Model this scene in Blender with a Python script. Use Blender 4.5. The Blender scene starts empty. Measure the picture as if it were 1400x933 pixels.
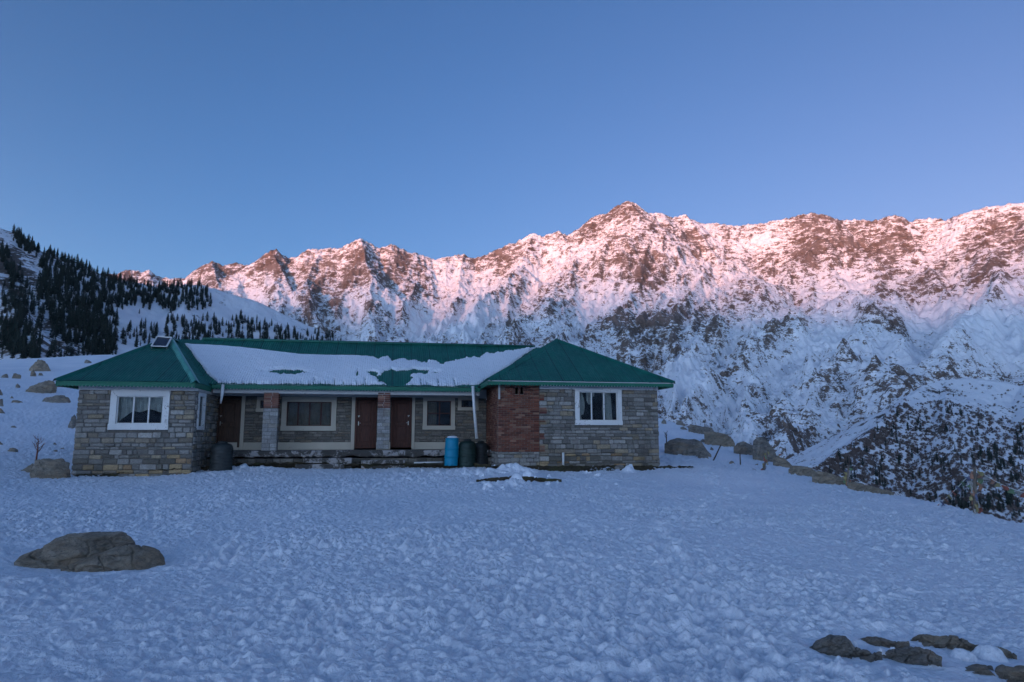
import bpy, bmesh, math, random
import numpy as np
from mathutils import Vector, Matrix
random.seed(7); rng = np.random.default_rng(7)
R = math.radians
C = bpy.context.scene.collection
scene = bpy.context.scene

# ------------------------------------------------------------------ camera, sky, sun, exposure
YAW, PITCH, FPX = 10.0, 8.0, 933.3
cam_data = bpy.data.cameras.new('camera'); cam = bpy.data.objects.new('camera', cam_data); C.objects.link(cam)
cam_data.sensor_width = 36; cam_data.lens = 24; cam_data.clip_start = .1; cam_data.clip_end = 60000
cam.rotation_euler = (R(90+PITCH), 0, R(-YAW)); scene.camera = cam

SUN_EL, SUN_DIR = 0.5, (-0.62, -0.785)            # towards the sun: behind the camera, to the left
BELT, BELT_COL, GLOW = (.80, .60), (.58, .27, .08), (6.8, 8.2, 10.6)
world = bpy.data.worlds.new("World"); scene.world = world; world.use_nodes = True
wn = world.node_tree.nodes; wl = world.node_tree.links; wn.clear()
sky = wn.new('ShaderNodeTexSky'); sky.sky_type = 'NISHITA'; sky.sun_disc = False
sky.sun_elevation = R(SUN_EL); sky.sun_rotation = math.atan2(SUN_DIR[0], SUN_DIR[1])
sky.altitude = 2800; sky.air_density = 1.0; sky.dust_density = 0.6; sky.ozone_density = 3.0
tint = wn.new('ShaderNodeMix'); tint.data_type = 'RGBA'; tint.blend_type = 'MULTIPLY'; tint.inputs[0].default_value = 1
tint.inputs[7].default_value = (.88, .965, 1.0, 1)
bg = wn.new('ShaderNodeBackground'); bg.inputs[1].default_value = .15
out = wn.new('ShaderNodeOutputWorld')
wl.new(sky.outputs[0], tint.inputs[6])
def wmath(op, a, b=0.0):
    n = wn.new('ShaderNodeMath'); n.operation = op
    for i, v in ((0, a), (1, b)):
        if hasattr(v, 'is_output'): wl.new(v, n.inputs[i])
        else: n.inputs[i].default_value = v
    return n.outputs[0]
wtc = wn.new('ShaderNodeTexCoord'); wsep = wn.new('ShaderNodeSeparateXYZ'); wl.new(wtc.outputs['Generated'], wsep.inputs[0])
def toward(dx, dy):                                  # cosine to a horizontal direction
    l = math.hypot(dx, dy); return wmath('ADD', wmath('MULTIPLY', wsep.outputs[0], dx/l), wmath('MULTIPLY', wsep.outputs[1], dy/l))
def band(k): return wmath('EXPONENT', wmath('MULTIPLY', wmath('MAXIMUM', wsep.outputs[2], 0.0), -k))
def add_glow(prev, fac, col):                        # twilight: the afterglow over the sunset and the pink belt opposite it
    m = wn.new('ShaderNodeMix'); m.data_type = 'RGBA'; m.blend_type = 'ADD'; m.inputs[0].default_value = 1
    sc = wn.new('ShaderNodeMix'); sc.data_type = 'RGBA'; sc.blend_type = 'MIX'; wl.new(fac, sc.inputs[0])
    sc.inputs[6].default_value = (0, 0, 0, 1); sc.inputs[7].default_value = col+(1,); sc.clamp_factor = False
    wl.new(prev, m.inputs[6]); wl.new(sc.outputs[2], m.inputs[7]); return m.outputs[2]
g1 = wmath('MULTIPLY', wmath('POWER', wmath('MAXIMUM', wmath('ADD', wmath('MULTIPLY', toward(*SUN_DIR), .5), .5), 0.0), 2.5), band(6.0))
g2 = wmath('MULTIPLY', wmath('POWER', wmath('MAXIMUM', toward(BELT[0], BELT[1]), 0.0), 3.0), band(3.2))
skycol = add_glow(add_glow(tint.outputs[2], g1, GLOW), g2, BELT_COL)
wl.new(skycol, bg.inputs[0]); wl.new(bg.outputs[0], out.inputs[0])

sun_data = bpy.data.lights.new('sun', 'SUN'); sun = bpy.data.objects.new('sun', sun_data); C.objects.link(sun)
sun_data.energy = 2.6; sun_data.angle = R(2.7); sun_data.color = (1.0, .39, .21)
sun.rotation_euler = Vector((SUN_DIR[0], SUN_DIR[1], math.tan(R(SUN_EL)))).to_track_quat('Z', 'Y').to_euler()
scene.view_settings.view_transform = 'Standard'; scene.view_settings.look = 'None'
scene.view_settings.exposure = 2.18; scene.view_settings.gamma = 1

# ------------------------------------------------------------------ camera maths: photograph pixel -> world ray
_m = Matrix.Rotation(R(-YAW), 3, 'Z') @ Matrix.Rotation(R(90+PITCH), 3, 'X')
CM = np.array(_m)
def ray(px, py):
    d = CM @ np.array([(px-700)/FPX, (466.5-py)/FPX, -1.0]); return d
def P(px, py, Y):                                   # point of the ray in the plane y = Y
    d = ray(px, py); t = Y/d[1]; return Vector((d[0]*t, Y, d[2]*t))
def Q(px, py, r):                                   # point of the ray at ground distance r
    d = ray(px, py); t = r/math.hypot(d[0], d[1]); return np.array([d[0]*t, d[1]*t, d[2]*t])
def X_(px, Y, py=560): return P(px, py, Y).x
def Z_(py, Y, px=500): return P(px, py, Y).z

# ------------------------------------------------------------------ noise
_perm = np.random.default_rng(3).permutation(1024); _perm = np.concatenate([_perm, _perm, _perm])
_ga = np.random.default_rng(4).uniform(0, 2*np.pi, 1024); _gx = np.cos(_ga); _gy = np.sin(_ga)
def perlin(x, y):
    x = np.asarray(x, float); y = np.asarray(y, float)
    xi = np.floor(x).astype(int); yi = np.floor(y).astype(int); xf = x-xi; yf = y-yi
    u = xf*xf*xf*(xf*(xf*6-15)+10); v = yf*yf*yf*(yf*(yf*6-15)+10)
    def g(ix, iy, dx, dy):
        h = _perm[(_perm[ix & 1023]+iy) & 1023]; return _gx[h]*dx+_gy[h]*dy
    a = g(xi, yi, xf, yf); b = g(xi+1, yi, xf-1, yf); c = g(xi, yi+1, xf, yf-1); d = g(xi+1, yi+1, xf-1, yf-1)
    return ((a+(b-a)*u)+((c+(d-c)*u)-(a+(b-a)*u))*v)*1.5
def fbm(x, y, oct=5, gain=.5, lac=2.03):
    s = 0; a = 1; t = 0
    for i in range(oct):
        s = s+a*perlin(x+17.3*i, y-9.1*i); t += a; a *= gain; x = x*lac; y = y*lac
    return s/t
def ridged(x, y, oct=4, gain=.5):
    s = 0; a = 1; t = 0
    for i in range(oct):
        s = s+a*(1-np.minimum(1, 1.6*np.abs(perlin(x+5.3*i, y+31.7*i)))); t += a; a *= gain; x = x*2.07; y = y*2.07
    return s/t
def sstep(a, b, x):
    t = np.clip((x-a)/(b-a), 0, 1); return t*t*(3-2*t)

# ------------------------------------------------------------------ object helpers
def tag(o, label=None, cat=None, group=None, kind=None):
    if label: o['label'] = label
    if cat: o['category'] = cat
    if group: o['group'] = group
    if kind: o['kind'] = kind
    return o
def empty(name, loc, label, cat, group=None, rz=0):
    o = bpy.data.objects.new(name, None); C.objects.link(o); o.location = loc; o.rotation_euler = (0, 0, rz)
    return tag(o, label, cat, group)
def link(name, me, mat, parent=None, loc=None):
    if len(me.materials): me.materials.clear()
    for m in (mat if isinstance(mat, (list, tuple)) else [mat]): me.materials.append(m)
    o = bpy.data.objects.new(name, me); C.objects.link(o)
    if loc is not None: o.location = loc
    if parent is not None:
        o.parent = parent
        pl = Vector(parent.location) if parent.parent is None else Vector(parent.location)+Vector(parent.parent.location)
        o.location = Vector(o.location)-pl            # vertices are written in world coordinates
    return o
class MB:
    """collects shapes, in world coordinates, for ONE mesh"""
    def __init__(s): s.v = []; s.f = []; s.c = []; s.mi = []; s.col = (1, 1, 1); s.m = 0
    def add(s, vs, fs):
        n = len(s.v); s.v.extend([tuple(p) for p in vs]); s.f.extend([tuple(i+n for i in f) for f in fs])
        s.c.extend([s.col]*len(fs)); s.mi.extend([s.m]*len(fs)); return s
    def box(s, x0, x1, y0, y1, z0, z1, b=0):
        if b <= 0:
            vs = [(x, y, z) for x in (x0, x1) for y in (y0, y1) for z in (z0, z1)]
            return s.add(vs, [(0, 1, 3, 2), (4, 6, 7, 5), (0, 4, 5, 1), (2, 3, 7, 6), (0, 2, 6, 4), (1, 5, 7, 3)])
        vs = []
        for x, sx in ((x0, 1), (x1, -1)):
            for y, sy in ((y0, 1), (y1, -1)):
                for z, sz in ((z0, 1), (z1, -1)):
                    vs += [(x, y+sy*b, z+sz*b), (x+sx*b, y, z+sz*b), (x+sx*b, y+sy*b, z)]
        I = lambda a, bb, c, k: ((a*2+bb)*2+c)*3+k
        fs = []
        fs += [(I(0,0,0,0), I(0,0,1,0), I(0,1,1,0), I(0,1,0,0)), (I(1,0,0,0), I(1,1,0,0), I(1,1,1,0), I(1,0,1,0))]
        fs += [(I(0,0,0,1), I(1,0,0,1), I(1,0,1,1), I(0,0,1,1)), (I(0,1,0,1), I(0,1,1,1), I(1,1,1,1), I(1,1,0,1))]
        fs += [(I(0,0,0,2), I(0,1,0,2), I(1,1,0,2), I(1,0,0,2)), (I(0,0,1,2), I(1,0,1,2), I(1,1,1,2), I(0,1,1,2))]
        for a in (0, 1):
            for c in (0, 1):
                fs += [(I(a,c,0,0), I(a,c,0,1), I(a,c,1,1), I(a,c,1,0))]
                fs += [(I(a,0,c,0), I(a,0,c,2), I(a,1,c,2), I(a,1,c,0))]
                fs += [(I(0,a,c,1), I(0,a,c,2), I(1,a,c,2), I(1,a,c,1))]
                for d in (0, 1): fs += [(I(a,c,d,0), I(a,c,d,1), I(a,c,d,2))]
        return s.add(vs, fs)
    def bar(s, p, q, w, h=None):                     # square bar between two points
        h = h or w; p = Vector(p); q = Vector(q); d = (q-p).normalized()
        a = d.cross(Vector((0, 0, 1)));
        if a.length < .01: a = Vector((1, 0, 0))
        a.normalize(); b = a.cross(d)
        vs = [e+a*sx*w/2+b*sz*h/2 for e in (p, q) for sx, sz in ((-1,-1), (1,-1), (1,1), (-1,1))]
        return s.add(vs, [(0,1,2,3), (7,6,5,4), (0,4,5,1), (1,5,6,2), (2,6,7,3), (3,7,4,0)])
    def tube(s, pts, r, n=10, cap=True):
        pts = [Vector(p) for p in pts]; rs = r if isinstance(r, (list, tuple)) else [r]*len(pts); vs = []
        for i, p in enumerate(pts):
            d = (pts[min(i+1, len(pts)-1)]-pts[max(i-1, 0)]).normalized()
            a = d.cross(Vector((.13, .99, .05))).normalized(); b = d.cross(a)
            vs += [p+(a*math.cos(t)+b*math.sin(t))*rs[i] for t in [2*math.pi*k/n for k in range(n)]]
        fs = [(i*n+k, i*n+(k+1) % n, (i+1)*n+(k+1) % n, (i+1)*n+k) for i in range(len(pts)-1) for k in range(n)]
        if cap: fs += [tuple(range(n))[::-1], tuple((len(pts)-1)*n+k for k in range(n))]
        return s.add(vs, fs)
    def lathe(s, c, prof, n=28, tilt=(0, 0)):
        vs = [(c[0]+rr*math.cos(2*math.pi*k/n)+tilt[0]*z, c[1]+rr*math.sin(2*math.pi*k/n)+tilt[1]*z, c[2]+z) for rr, z in prof for k in range(n)]
        m = len(prof)
        fs = [(i*n+k, i*n+(k+1) % n, (i+1)*n+(k+1) % n, (i+1)*n+k) for i in range(m-1) for k in range(n)]
        fs += [tuple(range(n))[::-1], tuple((m-1)*n+k for k in range(n))]
        return s.add(vs, fs)
    def build(s, name, mat, parent=None, smooth=False):
        me = bpy.data.meshes.new(name); me.from_pydata(s.v, [], s.f)
        if any(c != (1, 1, 1) for c in s.c):
            at = me.color_attributes.new('tone', 'FLOAT_COLOR', 'CORNER')
            arr = np.array([c+(1,) for c, f in zip(s.c, s.f) for _ in f], dtype=np.float32)
            at.data.foreach_set('color', arr.ravel())
        me.polygons.foreach_set('material_index', s.mi)
        bm = bmesh.new(); bm.from_mesh(me); bmesh.ops.recalc_face_normals(bm, faces=bm.faces); bm.to_mesh(me); bm.free()
        if smooth: me.polygons.foreach_set('use_smooth', [True]*len(me.polygons))
        return link(name, me, mat, parent)
def grid_mesh(name, V, mat, attrs={}, parent=None, closed=False, smooth=True):
    """V: (n, m, 3) array of vertices"""
    n, m = V.shape[:2]; me = bpy.data.meshes.new(name)
    idx = np.arange(n*m).reshape(n, m)
    if closed: idx = np.concatenate([idx, idx[:1]], 0)
    q = np.stack([idx[:-1, :-1], idx[1:, :-1], idx[1:, 1:], idx[:-1, 1:]], -1).reshape(-1, 4)
    k = len(q)
    me.vertices.add(n*m); me.vertices.foreach_set('co', V.reshape(-1).astype(np.float32))
    me.loops.add(k*4); me.loops.foreach_set('vertex_index', q.ravel().astype(np.int32))
    me.polygons.add(k); me.polygons.foreach_set('loop_start', (np.arange(k)*4).astype(np.int32))
    me.update(calc_edges=True)
    me.polygons.foreach_set('use_smooth', [smooth]*k)
    for a, arr in attrs.items():
        at = me.attributes.new(a, 'FLOAT', 'POINT'); at.data.foreach_set('value', arr.ravel().astype(np.float32))
    return link(name, me, mat, parent)

# ------------------------------------------------------------------ materials
class NT:
    def __init__(s, name):
        s.mat = bpy.data.materials.new(name); s.mat.use_nodes = True; s.t = s.mat.node_tree; s.n = s.t.nodes
        s.b = s.n['Principled BSDF']; s.out = s.n['Material Output']
    def l(s, a, b): s.t.links.new(a, b)
    def set(s, sock, v):
        if hasattr(v, 'is_output'): s.l(v, sock)
        else: sock.default_value = v
    def node(s, kind, **k):
        n = s.n.new(kind)
        for a, b in k.items(): setattr(n, a, b)
        return n
    def coord(s, scale=(1, 1, 1), obj=False, loc=(0, 0, 0), rot=(0, 0, 0)):
        g = s.node('ShaderNodeNewGeometry'); m = s.node('ShaderNodeMapping'); m.inputs[3].default_value = scale
        m.inputs[1].default_value = loc; m.inputs[2].default_value = rot
        if obj: tc = s.node('ShaderNodeTexCoord'); s.l(tc.outputs['Object'], m.inputs[0])
        else: s.l(g.outputs['Position'], m.inputs[0])
        return m.outputs[0]
    def noise(s, vec, scale, detail=4, rough=.55, dist=0, color=False):
        n = s.node('ShaderNodeTexNoise'); s.l(vec, n.inputs['Vector']); n.inputs['Scale'].default_value = scale
        n.inputs['Detail'].default_value = detail; n.inputs['Roughness'].default_value = rough; n.inputs['Distortion'].default_value = dist
        return n.outputs[1 if color else 0]
    def ramp(s, v, stops):
        r = s.node('ShaderNodeValToRGB'); s.l(v, r.inputs[0]); e = r.color_ramp.elements
        while len(e) < len(stops): e.new(.5)
        for i, (p, c) in enumerate(stops):
            e[i].position = p; e[i].color = (c if isinstance(c, tuple) else (c, c, c))+(1,)
        return r.outputs[0]
    def math(s, op, a, b=0, clamp=False):
        m = s.node('ShaderNodeMath', operation=op, use_clamp=clamp); s.set(m.inputs[0], a); s.set(m.inputs[1], b); return m.outputs[0]
    def mix(s, f, a, b, mode='MIX'):
        m = s.node('ShaderNodeMix', data_type='RGBA', blend_type=mode); s.set(m.inputs[0], f)
        s.set(m.inputs[6], a if hasattr(a, 'is_output') else tuple(a)+(1,)); s.set(m.inputs[7], b if hasattr(b, 'is_output') else tuple(b)+(1,))
        return m.outputs[2]
    def attr(s, name, fac=True):
        a = s.node('ShaderNodeAttribute', attribute_name=name); return a.outputs['Fac' if fac else 'Color']
    def bump(s, h, strength=.5, dist=.02, prev=None):
        b = s.node('ShaderNodeBump'); s.l(h, b.inputs['Height']); b.inputs['Strength'].default_value = strength
        b.inputs['Distance'].default_value = dist
        if prev is not None: s.l(prev, b.inputs['Normal'])
        return b.outputs[0]
    def fin(s, col=None, rough=.8, normal=None, spec=.3, metal=0):
        if col is not None: s.set(s.b.inputs['Base Color'], col if hasattr(col, 'is_output') else tuple(col)+(1,))
        s.set(s.b.inputs['Roughness'], rough); s.b.inputs['Specular IOR Level'].default_value = spec
        s.b.inputs['Metallic'].default_value = metal
        if normal is not None: s.l(normal, s.b.inputs['Normal'])
        return s.mat

def m_snow():
    t = NT('snow'); v = t.coord(); g = t.coord((1, 1, .6))
    big = t.noise(v, .35, 3); fine = t.noise(g, 14, 6, .65, .3); mid = t.noise(g, 4.5, 5, .6, .4); gr = t.noise(v, 70, 3)
    col = t.ramp(big, [(.3, (.70, .75, .82)), (.7, (.82, .85, .90))])
    n1 = t.bump(mid, .75, .11); n2 = t.bump(fine, .8, .04, n1); n3 = t.bump(gr, .5, .008, n2)
    return t.fin(col, .55, n3, .35)
def m_mountain(name='mountain', rock=((.045, .036, .031), (.18, .13, .10)), cell=.022, thr=.5, soft=.05, bmp=(7, 3)):
    t = NT(name); v = t.coord((1, 1, 1.6))
    a = t.attr('rock'); n1 = t.noise(v, cell, 9, .68, .3); n2 = t.noise(v, cell*6, 6, .7); n3 = t.noise(v, cell*.35, 5, .6)
    st = t.noise(t.coord((.55, .55, 2.3), rot=(0, R(28), 0)), cell*2.2, 7, .7, .2)      # dipping strata
    s = t.math('ADD', a, t.math('MULTIPLY', t.math('SUBTRACT', n1, .5), 1.1)); s = t.math('ADD', s, t.math('MULTIPLY', t.math('SUBTRACT', st, .5), 1.0))
    s = t.math('ADD', s, t.math('MULTIPLY', t.math('SUBTRACT', n2, .5), 1.15))
    mask = t.ramp(s, [(thr-soft, 0.0), (thr+soft, 1.0)])
    rc = t.ramp(t.noise(v, cell*3, 8, .7), [(.35, rock[0]), (.65, rock[1])])
    rc = t.mix(t.ramp(n3, [(.4, 0.0), (.65, .6)]), rc, (.20, .17, .16))
    sc = t.ramp(n3, [(.3, (.74, .77, .82)), (.7, (.83, .85, .88))])
    col = t.mix(mask, sc, rc)
    h1 = t.bump(t.noise(v, cell*1.3, 9, .7), .55, bmp[0]); h2 = t.bump(n2, .55, bmp[1], h1)
    return t.fin(col, .85, h2, .1)
def m_plain(name, col, rough=.7, var=.25, scale=3, bump=.2, bd=.01, metal=0, spec=.3, tone=False):
    t = NT(name); v = t.coord(); n = t.noise(v, scale, 6, .65)
    lo = tuple(c*(1-var) for c in col); hi = tuple(min(1, c*(1+var)) for c in col)
    c = t.ramp(n, [(.3, lo), (.7, hi)])
    if tone: c = t.mix(1.0, c, t.attr('tone', False), 'MULTIPLY')
    return t.fin(c, rough, t.bump(t.noise(v, scale*6, 5, .6), bump, bd), spec, metal)
def m_paint(name, col, worn, amt=.5, scale=9, rough=.5):
    t = NT(name); v = t.coord(); n = t.noise(v, scale, 8, .75, .5); n0 = t.noise(v, 1.2, 3)
    f = t.ramp(t.math('ADD', n, t.math('MULTIPLY', t.math('SUBTRACT', n0, .5), .3)), [(amt, 0.0), (amt+.04, 1.0)])
    c = t.mix(f, t.ramp(n0, [(.3, tuple(x*.85 for x in col)), (.7, col)]), worn)
    return t.fin(c, rough, t.bump(n, .3, .004), .3)
def m_stone():
    t = NT('dressed_stone'); v = t.coord((1, 1, 1.4)); n = t.noise(v, 22, 8, .7, .2); b = t.noise(v, 3.0, 5, .6); st = t.noise(t.coord((1, 1, .25)), 1.6, 5, .65)
    c = t.mix(1.0, t.ramp(n, [(.3, (.55, .54, .52)), (.7, (1.2, 1.17, 1.12))]), t.attr('tone', False), 'MULTIPLY')
    c = t.mix(t.ramp(b, [(.52, 0.0), (.72, .55)]), c, (.10, .09, .08))
    c = t.mix(t.ramp(st, [(.50, 0.0), (.70, .6)]), c, (.075, .066, .052)); c = t.mix(t.ramp(t.noise(v, 55, 4, .7), [(.58, 0.0), (.68, .5)]), c, (.33, .31, .27))
    return t.fin(c, .9, t.bump(n, .7, .012), .15)
def m_rock(name='boulder_rock', a=(.10, .092, .08), b=(.40, .37, .33), warm=(.38, .29, .20)):
    t = NT(name); v = t.coord((1, 1, 2.4), rot=(.3, .15, 0)); n = t.noise(v, 3.4, 10, .74, .6); f = t.noise(v, 34, 8, .75); w = t.noise(v, 1.3, 5, .65)
    vo = t.node('ShaderNodeTexVoronoi', feature='DISTANCE_TO_EDGE'); t.l(t.mix(.12, v, t.noise(v, 4, 4, color=True)), vo.inputs['Vector']); vo.inputs['Scale'].default_value = 1.7
    cr = t.ramp(vo.outputs['Distance'], [(0.0, 0.0), (.035, 1.0)])
    c = t.ramp(n, [(.32, a), (.66, b)]); c = t.mix(t.ramp(w, [(.48, 0.0), (.66, .7)]), c, warm)
    c = t.mix(t.ramp(f, [(.52, 0.0), (.66, .65)]), c, (.03, .027, .024)); c = t.mix(t.ramp(t.noise(v, 16, 6, .7), [(.6, 0.0), (.68, .5)]), c, (.30, .29, .25))
    return t.fin(c, .92, t.bump(f, .7, .025, t.bump(n, .8, .14, t.bump(cr, .6, .05))), .2)
def m_roof():
    t = NT('green_roof_sheet'); v = t.coord(); n = t.noise(v, 1.3, 5, .6); d = t.noise(t.coord((6, 1, 1)), 2.2, 5, .7)
    c = t.ramp(n, [(.3, (.004, .085, .062)), (.7, (.008, .135, .095))])
    c = t.mix(t.ramp(d, [(.55, 0.0), (.8, .45)]), c, (.03, .10, .075))
    sp = t.node('ShaderNodeSeparateXYZ'); t.l(v, sp.inputs[0]); seam = t.math('LESS_THAN', t.math('FRACT', t.math('DIVIDE', sp.outputs[0], .81)), .045)   # dirt along the sheet overlaps
    c = t.mix(t.math('MULTIPLY', seam, .7), c, (.003, .02, .018)); c = t.mix(t.ramp(t.noise(t.coord((9, 1, 1)), 5, 6, .75), [(.60, 0.0), (.75, .35)]), c, (.09, .12, .10))
    return t.fin(c, t.ramp(d, [(.3, .38), (.7, .6)]), t.bump(d, .1, .01), .45)
def m_glass():
    t = NT('window_glass'); g = t.node('ShaderNodeBsdfGlossy'); g.inputs['Roughness'].default_value = .03
    tr = t.node('ShaderNodeBsdfTransparent'); tr.inputs[0].default_value = (.8, .84, .84, 1)
    f = t.node('ShaderNodeFresnel'); f.inputs[0].default_value = 1.5; m = t.node('ShaderNodeMixShader')
    nb = t.bump(t.noise(t.coord(), 1.3, 2), .05, .05); t.l(nb, g.inputs['Normal'])
    t.l(t.math('ADD', f.outputs[0], .01, True), m.inputs[0]); t.l(tr.outputs[0], m.inputs[1]); t.l(g.outputs[0], m.inputs[2]); t.l(m.outputs[0], t.out.inputs[0])
    return t.mat
def m_wood(name, a, b):
    t = NT(name); v = t.coord((8, 8, .9)); n = t.noise(v, 4, 6, .65, .6)
    return t.fin(t.ramp(n, [(.3, a), (.7, b)]), .55, t.bump(n, .3, .006), .35)

M = dict(
    snow=m_snow(), mountain=m_mountain(), hill=m_mountain('hill_side', ((.035, .032, .03), (.10, .085, .07)), .035, .5, .06, (5, 2)),
    stone=m_stone(), mortar=m_plain('mortar', (.13, .12, .105), .95, .3, 8, .5, .01),
    brickmortar=m_plain('brick_mortar', (.17, .125, .10), .95, .3, 8, .5, .01),
    brick=m_plain('red_brick', (1, 1, 1), .9, .25, 9, .5, .008, tone=True),
    white=m_paint('weathered_white_paint', (.72, .71, .68), (.30, .26, .22), .60),
    cream=m_paint('cream_plaster', (.56, .50, .40), (.33, .29, .23), .64, 5, .85),
    greywhite=m_paint('grey_white_plaster', (.50, .49, .47), (.25, .24, .22), .62, 5, .85),
    concrete=m_paint('flaking_concrete', (.075, .068, .06), (.34, .31, .29), .50, 2.6, .95),
    roof=m_roof(), cap=m_plain('pale_green_ridge_cap', (.07, .28, .22), .35, .3, 2, .1, .01),
    fascia=m_paint('green_fascia_paint', (.012, .14, .085), (.12, .20, .16), .62, 12),
    soffit=m_plain('soffit_board', (.10, .09, .075), .9), dark=m_plain('room_dark', (.03, .028, .026), .9),
    floor=m_plain('veranda_floor', (.17, .155, .14), .9, .3, 2),
    door=m_wood('dark_red_wood', (.045, .014, .009), (.11, .034, .018)), door2=m_wood('dark_brown_wood', (.035, .018, .011), (.095, .045, .024)),
    glass=m_glass(), curtain=m_plain('net_curtain', (.62, .60, .56), .95, .15, 6, .2), blind=m_plain('brown_curtain', (.24, .18, .125), .95, .3, 3),
    metal=m_plain('dull_metal', (.5, .48, .44), .4, .2, 10, .1, .002, 1), pvc=m_plain('white_pipe_plastic', (.68, .68, .66), .45, .12, 5, .05),
    blue=m_plain('blue_plastic', (.0, .21, .34), .42, .15, 3, .1), black=m_plain('black_plastic', (.028, .033, .032), .5, .3, 3, .1),
    greenblack=m_plain('dark_green_plastic', (.014, .032, .026), .5, .3, 3, .1), cell=m_plain('solar_cells', (.012, .012, .022), .25, .2, 3, 0, .001),
    rock=m_rock(), earth=m_rock('bare_earth', (.035, .027, .018), (.11, .085, .05), (.085, .09, .035)),
    bark=m_plain('bark', (.07, .05, .038), .95, .3, 20), conifer=m_plain('conifer_needles', (.018, .030, .024), .9, .45, .35),
    twig=m_plain('bare_branches', (.17, .135, .125), .95, .4, .2), cloth=m_plain('flag_cloth', (1, 1, 1), .9, .1, 30, .1, tone=True),
    roofsnow=m_snow())
M['rockw'] = m_rock('tan_boulder_rock', (.13, .11, .085), (.44, .38, .30), (.40, .30, .20)); M['wood'] = m_wood('grey_post_wood', (.10, .08, .06), (.22, .18, .14)); M['rustbark'] = m_plain('rusty_bark', (.16, .055, .035), .9, .3, 12)
M['brass'] = m_plain('brass', (.75, .55, .25), .35, .2, 10, .1, .002, 1)
# ================================================================== TERRAIN
# ---- the snowy knoll: thin-plate surface through surveyed points, then it falls away beyond its rim
_cp = []
def cz(px, py, z): d = ray(px, py); t = z/d[2]; _cp.append((d[0]*t, d[1]*t, z))
def cY(px, py, Y): p = P(px, py, Y); _cp.append(tuple(p))
def cr(px, py, r): _cp.append(tuple(Q(px, py, r)))
for a in [(0, 933, -1.72), (350, 933, -1.7), (700, 933, -1.7), (1050, 933, -1.75), (1400, 933, -1.85), (0, 800, -1.72), (350, 800, -1.66), (700, 800, -1.64), (1050, 800, -1.75), (1400, 820, -2.0),
          (0, 715, -1.72), (350, 705, -1.55), (700, 705, -1.5), (1000, 705, -1.65)]: cz(*a)
for a in [(100, 656, 26), (265, 645, 26), (480, 642, 27), (700, 641, 26), (900, 641, 26), (300, 643, 27.5), (600, 642, 27.5)]: cY(*a)
for a in [(1040, 643, 31), (1100, 652, 28), (1180, 669, 26), (1300, 696, 22), (1400, 719, 18.5), (1240, 710, 18), (1600, 765, 14), (950, 638, 29),
          (907, 573, 47), (960, 592, 44), (1000, 606, 41), (1040, 622, 38), (1080, 641, 34), (960, 622, 34), (1010, 633, 33),
          (0, 650, 27), (0, 612, 34), (0, 578, 42), (50, 590, 40), (40, 545, 52), (90, 528, 60), (90, 507, 75), (20, 512, 72), (140, 486, 90), (0, 497, 90), (-200, 500, 70), (-200, 620, 28), (-350, 760, 10), (-150, 560, 45)]: cr(*a)
_cp += [(0, 40, -.2), (-8, 40, .5), (5, 46, .8), (-8, 60, 3.5), (-22, 80, 8), (0, 0, -1.75), (0, -12, -1.8), (12, -8, -2.2), (-14, -6, -1.7), (-25, -30, -1.5), (20, -30, -3), (14, 2, -2.2), (-14, 4, -1.65), (0, -60, -1)]
CP = np.array(_cp)
def _u(r2): return r2*np.log(np.maximum(r2, 1e-9))
def _fit(cp, lam=.02):
    n = len(cp); d2 = ((cp[:, None, :2]-cp[None, :, :2])**2).sum(-1)/1e3
    A = np.zeros((n+3, n+3)); A[:n, :n] = _u(d2)+lam*np.eye(n); A[:n, n] = 1; A[:n, n+1:] = cp[:, :2]; A[n, :n] = 1; A[n+1:, :n] = cp[:, :2].T
    return np.linalg.solve(A, np.concatenate([cp[:, 2], np.zeros(3)]))
_W = _fit(CP)
def tps(x, y):
    s = _W[len(CP)]+_W[len(CP)+1]*x+_W[len(CP)+2]*y
    for i, (a, b, c) in enumerate(CP): s = s+_W[i]*_u(((x-a)**2+(y-b)**2)/1e3)
    return s
def azp(px): d = ray(px, 600); return math.atan2(d[0], d[1])
_ra = [(-math.pi, 60), (-2.2, 55), (azp(-350), 95), (azp(0), 95), (azp(140), 92), (azp(260), 75), (azp(500), 62), (azp(800), 52), (azp(907), 47), (azp(1000), 41), (azp(1080), 35.5), (azp(1140), 29),
       (azp(1180), 26), (azp(1300), 22), (azp(1400), 18.5), (azp(1600), 15), (1.5, 15), (2.2, 22), (math.pi, 60)]
_raa = np.array([a for a, b in _ra]); _rab = np.array([b for a, b in _ra])
def rim(az): return np.interp(az, _raa, _rab)
def gz(x, y):
    x = np.asarray(x, float); y = np.asarray(y, float); r = np.hypot(x, y); az = np.arctan2(x, y); rr = rim(az)
    k = np.minimum(r, rr+3)/np.maximum(r, 1e-6)
    z = tps(x*k, y*k); s = r-rr
    drop = np.where(s > 0, .85*(np.sqrt(s*s+4)-2), 0)
    return np.maximum(z-drop, -420)
def ground_at(px, py, f=gz, r0=3.0, r1=120.0, n=1500):
    d = ray(px, py); h = math.hypot(d[0], d[1]); r = np.geomspace(r0, r1, n); t = r/h
    zz = f(d[0]*t, d[1]*t)-d[2]*t; k = np.argmax(zz > 0)
    if zz[k] <= 0: return None
    return Vector((d[0]*t[k], d[1]*t[k], d[2]*t[k]))
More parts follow.
